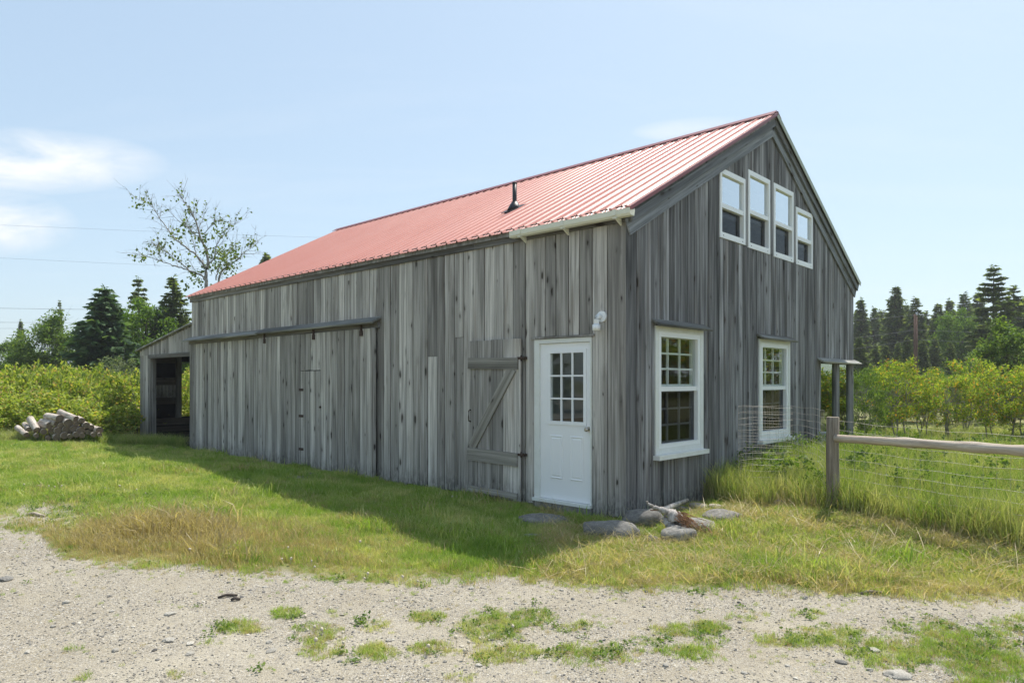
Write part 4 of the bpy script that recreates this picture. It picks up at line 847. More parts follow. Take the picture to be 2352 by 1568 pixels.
# ------------------------------------------------------------------ scatter by geometry nodes (only for what nobody could count)
def scatter(name, P, rot, scl, idx, templates, label, cat):
    n = len(P); me = bpy.data.meshes.new(name); me.vertices.add(n); me.vertices.foreach_set('co', np.ascontiguousarray(P, np.float32).ravel())
    a = me.attributes.new('rot', 'FLOAT_VECTOR', 'POINT'); a.data.foreach_set('vector', np.ascontiguousarray(rot, np.float32).ravel())
    a = me.attributes.new('scl', 'FLOAT_VECTOR', 'POINT'); a.data.foreach_set('vector', np.ascontiguousarray(scl, np.float32).ravel())
    a = me.attributes.new('idx', 'INT', 'POINT'); a.data.foreach_set('value', np.ascontiguousarray(idx, np.int32))
    c = bpy.data.collections.new(name + '_pieces')
    for i, tm in enumerate(templates): o = bpy.data.objects.new('%s_piece_%02d' % (name, i), tm); c.objects.link(o)
    o = link(name, me); gt = bpy.data.node_groups.new(name, 'GeometryNodeTree'); gt.interface.new_socket('Geometry', in_out='INPUT', socket_type='NodeSocketGeometry'); gt.interface.new_socket('Geometry', in_out='OUTPUT', socket_type='NodeSocketGeometry')
    gi, go = gt.nodes.new('NodeGroupInput'), gt.nodes.new('NodeGroupOutput'); ip = gt.nodes.new('GeometryNodeInstanceOnPoints'); ci = gt.nodes.new('GeometryNodeCollectionInfo'); ci.inputs[0].default_value = c; ci.inputs['Separate Children'].default_value = True; ci.inputs['Reset Children'].default_value = True
    def na(nm, ty): x = gt.nodes.new('GeometryNodeInputNamedAttribute'); x.data_type = ty; x.inputs[0].default_value = nm; return x.outputs[0]
    er = gt.nodes.new('FunctionNodeEulerToRotation'); gt.links.new(na('rot', 'FLOAT_VECTOR'), er.inputs[0]); gt.links.new(er.outputs[0], ip.inputs['Rotation']); gt.links.new(na('scl', 'FLOAT_VECTOR'), ip.inputs['Scale']); gt.links.new(na('idx', 'INT'), ip.inputs['Instance Index'])
    ip.inputs['Pick Instance'].default_value = True; gt.links.new(gi.outputs[0], ip.inputs['Points']); gt.links.new(ci.outputs[0], ip.inputs['Instance']); gt.links.new(ip.outputs[0], go.inputs[0])
    md = o.modifiers.new('scatter', 'NODES'); md.node_group = gt; return tag(o, label, cat, kind='stuff')
def blades(seed, n, r, h, wd, lean, mat, name, seed_head=0):
    rg = np.random.default_rng(seed); an = rg.uniform(0, 6.28, n); rr = r * np.sqrt(rg.random(n)); B = np.stack([rr * np.cos(an), rr * np.sin(an), np.full(n, -.01)], 1); H_ = h * rg.uniform(.45, 1.1, n)
    da = rg.uniform(0, 6.28, n); D = np.stack([np.cos(da), np.sin(da), np.zeros(n)], 1) * (lean * rg.uniform(.1, 1., n) * H_)[:, None]; sa = rg.uniform(0, 6.28, n); S_ = np.stack([np.cos(sa), np.sin(sa), np.zeros(n)], 1) * (wd * rg.uniform(.6, 1.3, n))[:, None] / 2
    up = np.array([0, 0, 1.]); m = B + D * .35 + up * (H_ * .6)[:, None]; t = B + D + up * (H_ * rg.uniform(.75, 1., n))[:, None]
    v = np.stack([B - S_, B + S_, m + S_ * .8, m - S_ * .8, m - S_ * .8, m + S_ * .8, t + S_ * .15, t - S_ * .15], 1)
    v = v[:, [0, 1, 2, 3, 6, 7]]; f = np.concatenate([np.array([[0, 1, 2, 3], [3, 2, 4, 5]]) + 6 * i for i in range(n)]); return arr_mesh(name, v.reshape(-1, 3), f, mat)
def euler(n, rg, tilt=.12): return np.stack([rg.normal(0, tilt, n), rg.normal(0, tilt, n), rg.uniform(0, 6.283, n)], 1)
BX0 = np.array(A)
def inbarn(x, y, m=.02):
    q_ = np.stack([x, y], 1) - BX0; a, b = q_ @ Vd, q_ @ Ud; return ((a > -m) & (a < GW_ + m) & (b > -m) & (b < LW_ + 3.6)) & ~((b > LW_) & (a < .0))
def fence_side(x, y):   # >0 beyond the fence line
    return (x - 3.79) * .81 + (y - 8.2) * .586
# lawn
rg = np.random.default_rng(21)
def cand(n, x0, x1, y0, y1): return rg.uniform(x0, x1, n), rg.uniform(y0, y1, n)
x, y = [], []
for n, b in ((52000, (-9, 6.5, 5.3, 9.5)), (34000, (-13, 1.5, 9.5, 15)), (13000, (-17, -6, 15, 20.5))):
    a, c_ = cand(n, *b); x.append(a); y.append(c_)
x, y = np.concatenate(x), np.concatenate(y); g, px, py = gravel_mask(x, y); keep = (px > -80) & (px < 2440) & ~inbarn(x, y, .03) & (rg.random(len(x)) > g * 1.05) & ~((fence_side(x, y) > -.05) & (x > 3)); 
x, y, px, py, g = x[keep], y[keep], px[keep], py[keep], g[keep]
dryness = np.clip(np.exp(-(((px - 420) / 330) ** 2 + ((py - 1245) / 48) ** 2)) * 1.25 + .22 * wob(x * .6, y * .6) + .55 * smooth(py - ypb(px), -55, -5) * .9, 0, 1); isdry = rg.random(len(x)) < dryness * .8
brown = np.exp(-(((px - 330) / 190) ** 2 + ((py - 1232) / 42) ** 2))
z = hfun(x, y)
LT = [blades(300 + i, 26, .075, .085, .0052, .8, M_lawn, 'lawn_tuft') for i in range(5)]; DT = [blades(320 + i, 24, .08, .1, .0042, .8, M_dry, 'dry_tuft') for i in range(4)]
s = rg.uniform(.65, 1.25, len(x)) * (.75 + .5 * (wob(x * .7 + 3, y * .7) > .25)); s *= np.where(rg.random(len(x)) < .04, 1.7, 1); s *= np.where(py - ypb(px) > -22, .6, 1)
k = ~isdry; nl = int(k.sum()); scatter('lawn_grass', np.stack([x, y, z], 1)[k], euler(nl, rg), np.stack([s, s, s * rg.uniform(.7, 1.3, len(s))], 1)[k], rg.integers(0, 5, nl), LT, 'short green lawn grass around the barn', 'grass')
k = isdry; nl = int(k.sum()); s2 = s * (1 + .9 * brown); scatter('dry_grass', np.stack([x, y, z], 1)[k], euler(nl, rg), np.stack([s2, s2, s2 * 1.1], 1)[k], rg.integers(0, 4, nl), DT, 'straw-brown dry grass along the edge of the drive', 'grass')
# cut grass lying on the right-hand lawn
x, y = cand(9000, -1., 6, 5.6, 9.2); g, px, py = gravel_mask(x, y); keep = (px > 1250) & (px < 2440) & ~inbarn(x, y, .05) & (g < .5) & (fence_side(x, y) < 0) & (rg.random(len(x)) < .34 + .3 * wob(x * 1.5, y * 2)); n = int(keep.sum()); s = rg.uniform(.7, 1.5, n)
KT = [blades(330 + i, 16, .12, .11, .0045, 2.6, M_dry, 'clipping') for i in range(3)]
scatter('cut_grass', np.stack([x, y, hfun(x, y) + .02], 1)[keep], euler(n, rg, .25), np.stack([s, s, s * .7], 1), rg.integers(0, 3, n), KT, 'pale cut grass lying on the lawn by the fence', 'grass')
# tufts in the gravel
x, y = cand(90000, -6.5, 5.6, 3.6, 7.6); z = hfun(x, y); px, py = proj(x, y, z); py2 = py + wob(x * 2, y * 2) * 5; pm = patch_mask(px + wob(x * 3, y) * 9, py2)
edge = np.exp(-np.clip(py - ypb(px), 0, 400) / 22.) * .16 * (wob(x * 2.2, y * 3) > -.15); keep = (rg.random(len(x)) < np.maximum(np.maximum(pm ** 1.2 * .6, edge), .11 * np.exp(-((py2 - 1468) / 44) ** 2) * smooth(px, 550, 1100) * (wob(x * 1.6 + 2, y * 2.4) > .1)) + .005) & (py > ypb(px) - 12); x, y, z, pm = x[keep], y[keep], z[keep], pm[keep]; n = len(x); s = rg.uniform(.35, .8, n) * (.55 + .5 * pm)
CT = [blades(340 + i, 30, .06, .075, .0045, 1.1, M_lawn, 'gravel_tuft') for i in range(4)] + [blades(350 + i, 24, .06, .07, .004, 1.2, M_dry, 'gravel_dry_tuft') for i in range(2)]
scatter('gravel_grass', np.stack([x, y, z], 1), euler(n, rg), np.stack([s, s, s], 1), rg.integers(0, 6, n), CT, 'small grass tufts growing through the gravel drive', 'grass')
# low broad-leaved weeds and clover in the lawn and the gravel
def weed(seed, n, r, lf, mat): rg2 = np.random.default_rng(seed); P = np.stack([rg2.normal(0, r * .5, n), rg2.normal(0, r * .5, n), rg2.uniform(0, .03, n)], 1); v, f = leafquads(P, np.full(n, lf) * rg2.uniform(.6, 1.2, n), rg2, .7, .8); v[:, 2] = np.maximum(v[:, 2], .0); return arr_mesh('weed', v, f, mat)
WT = [weed(360 + i, 26, .07, .028, M_bush) for i in range(3)]
x, y = cand(9000, -9, 5.2, 3.8, 10); z = hfun(x, y); g, px, py = gravel_mask(x, y); pm = patch_mask(px, py); pr = np.where(py > ypb(px), pm * .55 + .006, .02 + .5 * np.exp(-(((px - 200) / 220) ** 2 + ((py - 1165) / 50) ** 2)))
keep = (rg.random(len(x)) < pr) & ~inbarn(x, y); n = int(keep.sum()); s = rg.uniform(.5, 1.1, n); scatter('clover_weeds', np.stack([x, y, z], 1)[keep], euler(n, rg, .1), np.stack([s, s, s], 1), rg.integers(0, 3, n), WT, 'low clover and weeds spreading through turf and gravel', 'weeds')
def bloom(mat, r): mb = MB(); mb.tube([(0, 0, .0), (0, 0, .045)], .0015, 4); mb.tube([(0, 0, .042), (0, 0, .048), (0, 0, .058), (0, 0, .064)], [r * .5, r, r * .9, r * .3], 7); return mb.mesh('bloom', mat)
x, y = cand(14000, -9, 4, 4, 10); z = hfun(x, y); px, py = proj(x, y, z); pr = np.zeros(len(x))
for cx, cy, a, b, s_ in ((210, 1095, 130, 22, .9), (745, 1470, 60, 24, .3), (900, 1340, 90, 14, .12), (640, 1300, 200, 30, .03), (1030, 1500, 60, 20, .1), (1150, 1460, 90, 30, .1), (1510, 1440, 30, 14, .2), (2250, 1500, 120, 40, .03), (1000, 1150, 60, 20, .04)): pr = np.maximum(pr, s_ * np.exp(-(((px - cx) / a) ** 2 + ((py - cy) / b) ** 2)))
keep = (rg.random(len(x)) < pr) & ~inbarn(x, y); n = int(keep.sum()); s = rg.uniform(.8, 1.4, n); scatter('clover_flowers', np.stack([x, y, z], 1)[keep], euler(n, rg, .2), np.stack([s, s, s], 1), np.zeros(n, int), [bloom(M_clover, .0105)], 'tiny whitish clover heads dotted over turf and gravel', 'flowers')
# pebbles
def pebble(seed, det=1):
    import bmesh
    rg2 = np.random.default_rng(seed); bm = bmesh.new(); bmesh.ops.create_icosphere(bm, subdivisions=det, radius=1); sc = np.array([1, rg2.uniform(.6, .95), rg2.uniform(.35, .6)])
    for v_ in bm.verts: k_ = 1 + rg2.uniform(-.2, .16); v_.co = Vector((v_.co.x * sc[0] * k_, v_.co.y * sc[1] * k_, v_.co.z * sc[2] * k_))
    me = bpy.data.meshes.new('pebble'); bm.to_mesh(me); bm.free(); me.materials.append(M_peb); return me
PT = [pebble(400 + i) for i in range(7)]
x, y = cand(100000, -6.5, 5.6, 3.6, 7.6); g, px, py = gravel_mask(x, y); keep = (px > -60) & (px < 2420) & (rg.random(len(x)) < np.clip(g, 0, 1) * (.35 + .5 * (wob(x * 1.3, y * 1.7) + .3)) * np.clip(7.6 / y - .55, .2, 1)) & (g > .3); x, y = x[keep], y[keep]; n = len(x); z = hfun(x, y)
s = .0035 + .0085 * rg.random(n) ** 2.4 + .014 * (rg.random(n) > .975) * rg.random(n); scatter('drive_pebbles', np.stack([x, y, z + s * .15], 1), euler(n, rg, .25), np.stack([s, s, s], 1), rg.integers(0, 7, n), PT, 'loose grey and tan pebbles covering the drive', 'gravel')
# meadow behind the fence, tall grass under it
x, y = [], []
for n, b in ((26000, (2.6, 10, 5.6, 12)), (13000, (4.5, 16, 12, 22))): a, c_ = cand(n, *b); x.append(a); y.append(c_)
x, y = np.concatenate(x), np.concatenate(y); fs_ = fence_side(x, y); q_ = np.stack([x, y], 1) - BX0; gv, gu = q_ @ Vd, q_ @ Ud
inmeadow = (fs_ > -.05) & (gu < -.02) | ((gv > GW_ + .1)); strip = (gu < -.03) & (gu > -.55) & (gv > 2.6) & (rg.random(len(x)) < .35)
px, py = proj(x, y, hfun(x, y)); keep = (inmeadow | strip) & ~inbarn(x, y, .02) & (px < 2480); x, y, fs_ = x[keep], y[keep], fs_[keep]; n = len(x); z = hfun(x, y)
dens = np.where(fs_ < .9, 1.0, np.where(y < 12, .62, .5)); keep = rg.random(n) < dens * .5; x, y, z, fs_ = x[keep], y[keep], z[keep], fs_[keep]; n = len(x)
hs = np.where(y < 12, .8, .55) * rg.uniform(.55, 1.15, n) * (1 + .25 * wob(x, y)); MT = [blades(500 + i, 22, .1, .62, .0065, .45, M_meadow, 'meadow_tuft') for i in range(5)] + [blades(510 + i, 18, .12, .45, .006, .9, M_dry, 'meadow_dry_tuft') for i in range(1)]
scatter('meadow_grass', np.stack([x, y, z], 1), euler(n, rg, .12), np.stack([np.ones(n), np.ones(n), hs], 1), rg.integers(0, 6, n), MT, 'tall unmown grass behind the rail fence', 'grass')
# weeds in the meadow
WM = [(lambda tv_, lv_: arr_mesh('meadow_weed', lv_[0], lv_[1], M_bush))(*broad(520 + i, .55, .22, .1, 14, 12, .055, .09, 3, .006)) for i in range(3)]
x, y = cand(1500, 2.7, 9, 5.8, 15); fs_ = fence_side(x, y); q_ = np.stack([x, y], 1) - BX0; gv, gu = q_ @ Vd, q_ @ Ud; keep = ((fs_ > .1) & (gu < -.15) & (rg.random(len(x)) < .13)) | ((gu < -.1) & (gu > -.5) & (gv > 2.4) & (rg.random(len(x)) < .5)); x, y = x[keep], y[keep]; n = len(x); s = rg.uniform(.4, 1.1, n)
scatter('meadow_weeds', np.stack([x, y, hfun(x, y)], 1), euler(n, rg, .1), np.stack([s, s, s], 1), rg.integers(0, 3, n), WM, 'leafy weeds growing through the tall grass by the gable', 'weeds')
# bramble thicket left
BT_ = []
for i in range(4):
    (tv, tf), (lv, lf) = broad(540 + i, 1., .5, .05, 26, 20, .095, .15, 4, .01, up=.8); BT_.append(arr_mesh('bramble_clump', lv, lf, M_bramble))
x, y = cand(2600, -24, -7.6, 16.2, 27); px, py = proj(x, y, hfun(x, y)); q_ = np.stack([x, y], 1) - BX0; gv, gu = q_ @ Vd, q_ @ Ud
front = np.interp(px, [-200, 30, 120, 240, 300, 330], [17.2, 17.5, 17.6, 17.6, 18.2, 19.5]); keep = (y > front) & ~((gv > -.3) & (gu < LW_ + 3.9)) & (px > -260) & (rg.random(len(x)) < np.where(y < 20, .55, .4)); x, y, px = x[keep], y[keep], px[keep]; n = len(x)
hh = np.clip((.85 + (y - 17.4) * .32), .7, 1.75) * rg.uniform(.62, 1.15, n) * (1 + .16 * wob(x * .8, y * .8)); scatter('bramble_thicket', np.stack([x, y, hfun(x, y) - .05], 1), euler(n, rg, .1), np.stack([np.full(n, 1.), np.full(n, 1.), hh], 1), rg.integers(0, 4, n), BT_, 'dense yellow-green bramble thicket behind the firewood', 'thicket')
# rough grass fringe at the foot of the thicket
x, y = cand(2600, -14, -8, 15.8, 18.6); px, py = proj(x, y, hfun(x, y)); keep = (abs(y - np.interp(px, [-200, 30, 120, 240, 300], [16.9, 17.1, 17.1, 17., 17.4])) < .45) & ~inbarn(x, y) ; x, y = x[keep], y[keep]; n = len(x); s = rg.uniform(.3, .6, n); scatter('rough_grass', np.stack([x, y, hfun(x, y)], 1), euler(n, rg, .15), np.stack([np.ones(n), np.ones(n), s], 1), rg.integers(0, 5, n), MT[:5], 'rough green grass fringe at the foot of the thicket', 'grass')
# ------------------------------------------------------------------ stones
import bmesh
def boulder_mesh(seed, mat, sub=3, rough=.22, name='boulder'):
    bm = bmesh.new(); bmesh.ops.create_icosphere(bm, subdivisions=sub, radius=1.); o = Vector((seed * 3.7, seed * 1.3, seed * 5.1))
    for v_ in bm.verts:
        k_ = 1 + rough * mnoise.noise(v_.co * 1.1 + o) * 1.9 + rough * .7 * mnoise.noise(v_.co * 2.9 + o); c = v_.co * k_
        m_ = max(abs(c.x), abs(c.y), abs(c.z)); c = c * (1 - .18) + Vector([max(-.8, min(.8, q)) for q in c]) * .18; v_.co = Vector((c.x, c.y, max(c.z, -.75)))
    me = bpy.data.meshes.new(name); bm.to_mesh(me); bm.free(); me.materials.append(mat); me.polygons.foreach_set('use_smooth', [sub > 2] * len(me.polygons)); return me
def stone(px, py, wp, hp, label, seed, mat=M_rock, asp=.7, rz=0., name='boulder', group=None, sink=.22, sub=3, cat='stone'):
    p = GR(px, py); wd = wp / F * p.y; ht = hp / F * p.y; o = link(name, boulder_mesh(seed, mat, sub, name=name), None, (p.x, p.y + wd * asp * .3, p.z + ht * (.5 - sink * .5)), rz, (wd / 2, wd / 2 * asp, ht * .62)); return tag(o, label, cat, group)
stone(1405, 1238, 130, 40, 'long dark grey stone lying in the grass beside the doorstep', 1, asp=.42, rz=-.35)
stone(1486, 1219, 102, 46, 'rounded grey boulder under the bleached driftwood root', 2, asp=.75)
stone(1562, 1247, 84, 34, 'flat grey boulder in the grass in front of the driftwood root', 3, asp=.8, rz=.4)
stone(1612, 1223, 92, 28, 'low grey boulder under the rusty dead twigs', 4, asp=.8, rz=-.3)
stone(1668, 1201, 96, 26, 'broad flat boulder between the driftwood and the wire mesh', 5, asp=.8)
stone(1500, 1248, 30, 18, 'small dark stone between the two front boulders', 6)
stone(1606, 1172, 46, 16, 'pale stone near the gable wall behind the flat boulders', 7, M_slab)
stone(1563, 1176, 44, 14, 'reddish stone against the gable wall behind the driftwood', 8)
stone(1645, 1170, 30, 12, 'small pale stone by the weeds at the gable foot', 9, M_slab)
stone(1793, 1162, 30, 14, 'small stone in the cut grass below the wire mesh coil', 10)
stone(1250, 1203, 126, 26, 'flat stepping stone sunk in the grass below the entry door', 11, asp=.75, name='stepping_stone', sink=.95)
stone(1228, 1234, 56, 10, 'small second stepping stone in the grass before the door', 12, asp=.7, name='stepping_stone', sink=.9)
stone(1288, 1236, 44, 8, 'third stepping stone beside the long dark stone', 13, asp=.7, name='stepping_stone', sink=.9)
stone(713, 1092, 16, 7, 'fist-sized stone on the worn patch by the sliding door', 14)
stone(2071, 1556, 62, 15, 'large pale slab in the gravel among the verge grass', 15, M_slab, sink=.8, name='slab_stone')
for i, (px_, py_, wp) in enumerate([(2011, 1496, 36), (1934, 1524, 34), (435, 1480, 27), (622, 1497, 32), (385, 1474, 40), (387, 1412, 32), (10, 1333, 42), (617, 1476, 20), (434, 1504, 24), (892, 1472, 20), (607, 1349, 15), (992, 1398, 13), (255, 1405, 16), (262, 1496, 26), (1082, 1352, 18), (990, 1375, 12), (1700, 1430, 15), (1605, 1512, 18), (1710, 1547, 20), (1590, 1560, 16), (2000, 1540, 20), (780, 1520, 16), (330, 1540, 16), (120, 1440, 18), (550, 1330, 13), (1290, 1356, 15), (1480, 1394, 14), (1260, 1545, 16), (1100, 1530, 22), (930, 1380, 12), (1440, 1362, 13), (1850, 1375, 15), (2150, 1400, 15), (680, 1540, 18), (60, 1500, 20), (150, 1385, 22), (1130, 1470, 14), (1330, 1465, 15), (1530, 1530, 22), (1810, 1530, 16)]):
    stone(px_, py_, wp * .85, wp * .85 * (.24 if i < 7 else .34), 'loose stone lying on the gravel drive', 30 + i, M_slab if i % 5 != 1 else M_rock, .75, rng.uniform(0, 3), 'drive_stone', 'loose stones on the gravel drive', .5, 2)
# ------------------------------------------------------------------ driftwood root with dead twigs
d0 = GR(1545, 1236).y; dp = lambda x_, y_, z_=0.: at(x_, y_, d0 + z_)
root = empty('driftwood_root', GR(1545, 1236)); tag(root, 'bleached twisted driftwood root propped on the boulders at the barn corner', 'driftwood'); o0 = root.location
def rtube(mb, pts, rs, n=9):
    P3 = [dp(*p) - o0 for p in pts]; t = np.linspace(0, len(P3) - 1, len(P3) * 4); A3 = np.array(P3); Q = np.stack([np.interp(t, np.arange(len(P3)), A3[:, k]) for k in range(3)], 1); R3 = np.interp(t, np.arange(len(P3)), rs)
    Q[1:-1] += nr.normal(0, .006, (len(Q) - 2, 3)); R3 = R3 * nr.uniform(.82, 1.2, len(R3)); mb.tube(Q, list(R3), n)
mb = MB(); rtube(mb, [(1533, 1172, .1), (1545, 1182, .05), (1551, 1196), (1549, 1214), (1541, 1236, -.05)], [.035, .06, .05, .045, .055], 12); rtube(mb, [(1540, 1178, .1), (1556, 1186, .08), (1566, 1204, .06), (1570, 1226, .04)], [.05, .055, .045, .06], 10)
rtube(mb, [(1530, 1196, .1), (1538, 1205, .05), (1542, 1222), (1552, 1236, -.04)], [.04, .04, .03, .03], 10); rtube(mb, [(1552, 1226), (1572, 1228, .05), (1580, 1218, .1)], [.06, .06, .03], 10); mb.build('root_crown', M_drift, root)
mb = MB(); rtube(mb, [(1483, 1152, .1), (1500, 1162, .1), (1522, 1170, .1), (1540, 1180, .05)], [.008, .018, .03, .035]); mb.build('broken_limb', M_drift, root)
mb = MB(); rtube(mb, [(1522, 1192, .1), (1530, 1180, .1), (1540, 1178, .1)], [.008, .02, .025]); mb.build('stub', M_drift, root)
mb = MB()
for i in range(70):
    x0, y0_ = 1556 + rng.uniform(-8, 14), 1180 + rng.uniform(-4, 16); ln = rng.uniform(25, 75); a_ = rng.uniform(.25, 1.05); z_ = rng.uniform(-.1, .25)
    rtube(mb, [(x0, y0_, z_), (x0 + ln * .5 * math.cos(a_), y0_ + ln * .5 * math.sin(a_) - 3, z_ + rng.uniform(-.1, .1)), (x0 + ln * math.cos(a_), min(y0_ + ln * math.sin(a_), 1232), z_ + rng.uniform(-.2, .1))], [.004, .003, .0015], 4)
rtube(mb, [(1494, 1171, .1), (1530, 1171, .08), (1555, 1174, .05), (1580, 1178, 0)], [.006, .006, .007, .004], 5); rtube(mb, [(1610, 1200, .1), (1628, 1215), (1640, 1235, -.15), (1665, 1245, -.3), (1690, 1252, -.4)], [.006, .006, .005, .005, .003], 5)
tag(mb.build('dead_twigs', M_rusttwig, root), kind='stuff')
p = [bw(-.28, -.25, 0), bw(.05, -.22, 0), bw(.5, -.3, 0), bw(1.1, -.2, 0)]; mb = MB(); mb.tube([(q_.x - p[0].x, q_.y - p[0].y, gz(q_.x, q_.y) + h_ - gz(p[0].x, p[0].y)) for q_, h_ in zip(p, (.04, .12, .17, .15))], [.03, .035, .035, .02], 8)
o = mb.build('grey_branch', M_drift); o.location = (p[0].x, p[0].y, gz(p[0].x, p[0].y)); tag(o, 'weathered grey branch lying along the foot of the barn corner', 'branch')
def stick(x0, y0_, x1, y1_, r, mat, label, name='stick', cat='stick', group=None):
    a, b = GR(x0, y0_), GR(x1, y1_); m = (a + b) / 2; mb = MB(); mb.tube([a - a, (b - a) * .3 + Vector((.01, .01, r)), (b - a) * .7 + Vector((-.01, .0, r * .6)), b - a], [r * .7, r, r, r * .6], 6); o = mb.build(name, mat); o.location = a + Vector((0, 0, r * .7)); return tag(o, label, cat, group)
stick(500, 1374, 546, 1368, .012, M_bark, 'dark brown broken stick lying on the gravel drive'); stick(530, 1380, 552, 1378, .014, M_bark, 'short bark chip beside the brown stick on the gravel', 'bark_chip', 'wood chip')
stick(1977, 1364, 2032, 1362, .012, M_post, 'pale bare stick at the right edge of the gravel'); stick(62, 1183, 104, 1187, .018, M_rail, 'pale wood scrap on the thin turf at the left', 'wood_scrap', 'wood scrap')
# ------------------------------------------------------------------ firewood
cr = lambda cx, cy: ((cx / 5.6) * .784, (1150 + cy / 5.6) * .784)
def logthing(A3, B3, r, label, group):
    A3, B3 = Vector(A3), Vector(B3); ax = (B3 - A3); L_ = ax.length; ax.normalize(); up = Vector((0, 0, 1)); xx = up.cross(ax).normalized(); yy = ax.cross(xx)
    M = Matrix(((xx.x, yy.x, ax.x, A3.x), (xx.y, yy.y, ax.y, A3.y), (xx.z, yy.z, ax.z, A3.z), (0, 0, 0, 1))); mb = MB(); n = 14; vs = []; ph = rng.uniform(0, 9); N = 6
    for i in range(N):
        for k in range(n): an = 6.2832 * k / n; rr = r * (1 + .05 * math.sin(2 * an + ph) + .03 * math.sin(5 * an + ph + i)) * (1 + rng.uniform(-.02, .02)); vs.append((rr * math.cos(an), rr * math.sin(an), L_ * i / (N - 1)))
    mb.add(vs, [(i * n + k, i * n + (k + 1) % n, (i + 1) * n + (k + 1) % n, (i + 1) * n + k) for i in range(N - 1) for k in range(n)], True)
    o = mb.build('firewood_log', M_logbark); o.matrix_local = M; tag(o, label, 'log', group)
    e = MB(); e.add([v for v in vs[:n]] , [tuple(range(n))[::-1]]); e.add([(v[0] * 1, v[1], v[2]) for v in vs[-n:]], [tuple(range(n))]); e.build('sawn_end', M_end, o); return o
PD = 16.6
LG = [(980, 420, 60, 770, 385), (1250, 435, 52, 980, 320), (610, 622, 58, 495, 432), (440, 690, 45, 285, 570), (480, 600, 40, 405, 515), (815, 540, 57, 650, 525), (930, 505, 45, 680, 468), (1020, 545, 58, 960, 520), (1130, 498, 68, 1050, 430), (1345, 455, 46, 1280, 420), (1420, 535, 52, 1370, 510), (1105, 620, 74, 1060, 590), (1215, 592, 52, 1190, 560), (1330, 620, 58, 1290, 590), (1635, 615, 56, 1490, 580), (1500, 568, 42, 1470, 540), (950, 742, 66, 880, 690), (1060, 705, 56, 1010, 670), (1150, 715, 38, 1120, 690), (1250, 690, 44, 1220, 670), (790, 745, 38, 770, 720), (600, 705, 36, 570, 690), (1270, 505, 38, 1250, 480), (950, 625, 54, 920, 600), (1445, 645, 46, 1410, 620), (1540, 690, 40, 1500, 670), (860, 640, 50, 830, 620), (1640, 690, 34, 1600, 680), (720, 640, 46, 690, 620), (1350, 700, 44, 1320, 690)]
spec = {0: 'topmost pale log lying left on the firewood pile', 1: 'long pale log slanting down from the top of the firewood pile', 2: 'steeply tilted pale log leaning on the left of the firewood pile', 3: 'pale log lying loose in the grass at the left of the pile', 14: 'log with round sawn end lying at the right end of the firewood pile'}
for i, (ex, ey, r, bx_, by_) in enumerate(LG):
    a = at(*cr(ex, ey), PD + rng.uniform(-.05, .08) - (.12 if ey > 650 else 0)); rr = r / 5.6 * .784 / F * a.y; b2 = cr(bx_, by_); ln = .5
    lat = Vector(((b2[0] - CX) / F * a.y - a.x, 0, CZ - (b2[1] - HOR) / F * a.y - a.z)); dpt = math.sqrt(max(ln * ln - lat.length_squared, .06)) if lat.length < ln else .25
    b = at(b2[0], b2[1], a.y + dpt); logthing(a, b, rr, spec.get(i, 'sawn firewood log stacked in the pile before the thicket'), 'firewood logs in the pile' if i not in spec else None)
for (x0, y0_, x1, y1_, lab) in ((361, 1006, 343, 996, 'short log lying at the lean-to shed doorway post'), (349, 1008, 332, 1002, 'small log lying outside the lean-to shed corner')):
    a, b = GR(x0, y0_), GR(x1, y1_); d_ = (b - a).normalized(); logthing(a + Vector((0, 0, .07)), a + d_ * .55 + Vector((0, 0, .09)), .075, lab, None)
# stakes beside the shed
for (x0, y0_, x1, y1_, lab) in ((310, 1004, 304, 888, 'taller thin dark stake beside the outer corner of the shed'), (317, 1006, 308, 905, 'shorter thin dark stake leaning at the outer corner of the shed')):
    a = GR(x0, y0_); b = at(x1, y1_, a.y); mb = MB(); mb.tube([(0, 0, -.1), b - a], .018, 6); o = mb.build('dark_stake', M_black); o.location = a; tag(o, lab, 'stake')
# ------------------------------------------------------------------ fence
FP = Vector((3.79, 8.2, 0)); FP.z = gz(FP.x, FP.y); FDv = Vector((.586, -.81, 0)).normalized()
fen = empty('rail_fence', FP); tag(fen, 'rustic post and rail fence of round peeled timber', 'fence')
mb = MB(); mb.tube([(0, 0, -.3), (.004, 0, .3), (0, .003, .7), (.004, 0, 1.205 - FP.z), (.004, 0, 1.212 - FP.z)], [.075, .073, .071, .07, .064], 16); mb.build('post', M_post, fen)
a = at(1918, 1006, 8.13) - FP; b = at(2352, 1036, 6.7) - FP; dr_ = (b - a) / (b - a).length; pts = []; rs = []
for i in range(24):
    t = i / 23 * 3.6; kn = (.009 if i in (5, 9, 12, 17, 20) else 0); pts.append(Vector((.01 * math.sin(t * 2.2), .006 * math.sin(t * 1.3), t))); rs.append(.046 + .01 * t / 3.6 + kn + rng.uniform(-.002, .002))
rs[0] = .044; mb = MB(); mb.tube(pts, rs, 14); mb.build('rail', M_rail, fen, Matrix.Translation(a) @ dr_.to_track_quat('Z', 'Y').to_matrix().to_4x4())
q2 = a + dr_ * 3.5; zg = gz(q2.x + FP.x, q2.y + FP.y) - FP.z; mb = MB(); mb.tube([(q2.x, q2.y + .1, zg - .2), (q2.x, q2.y + .1, 1.15)], .078, 14); mb.build('post', M_post, fen)
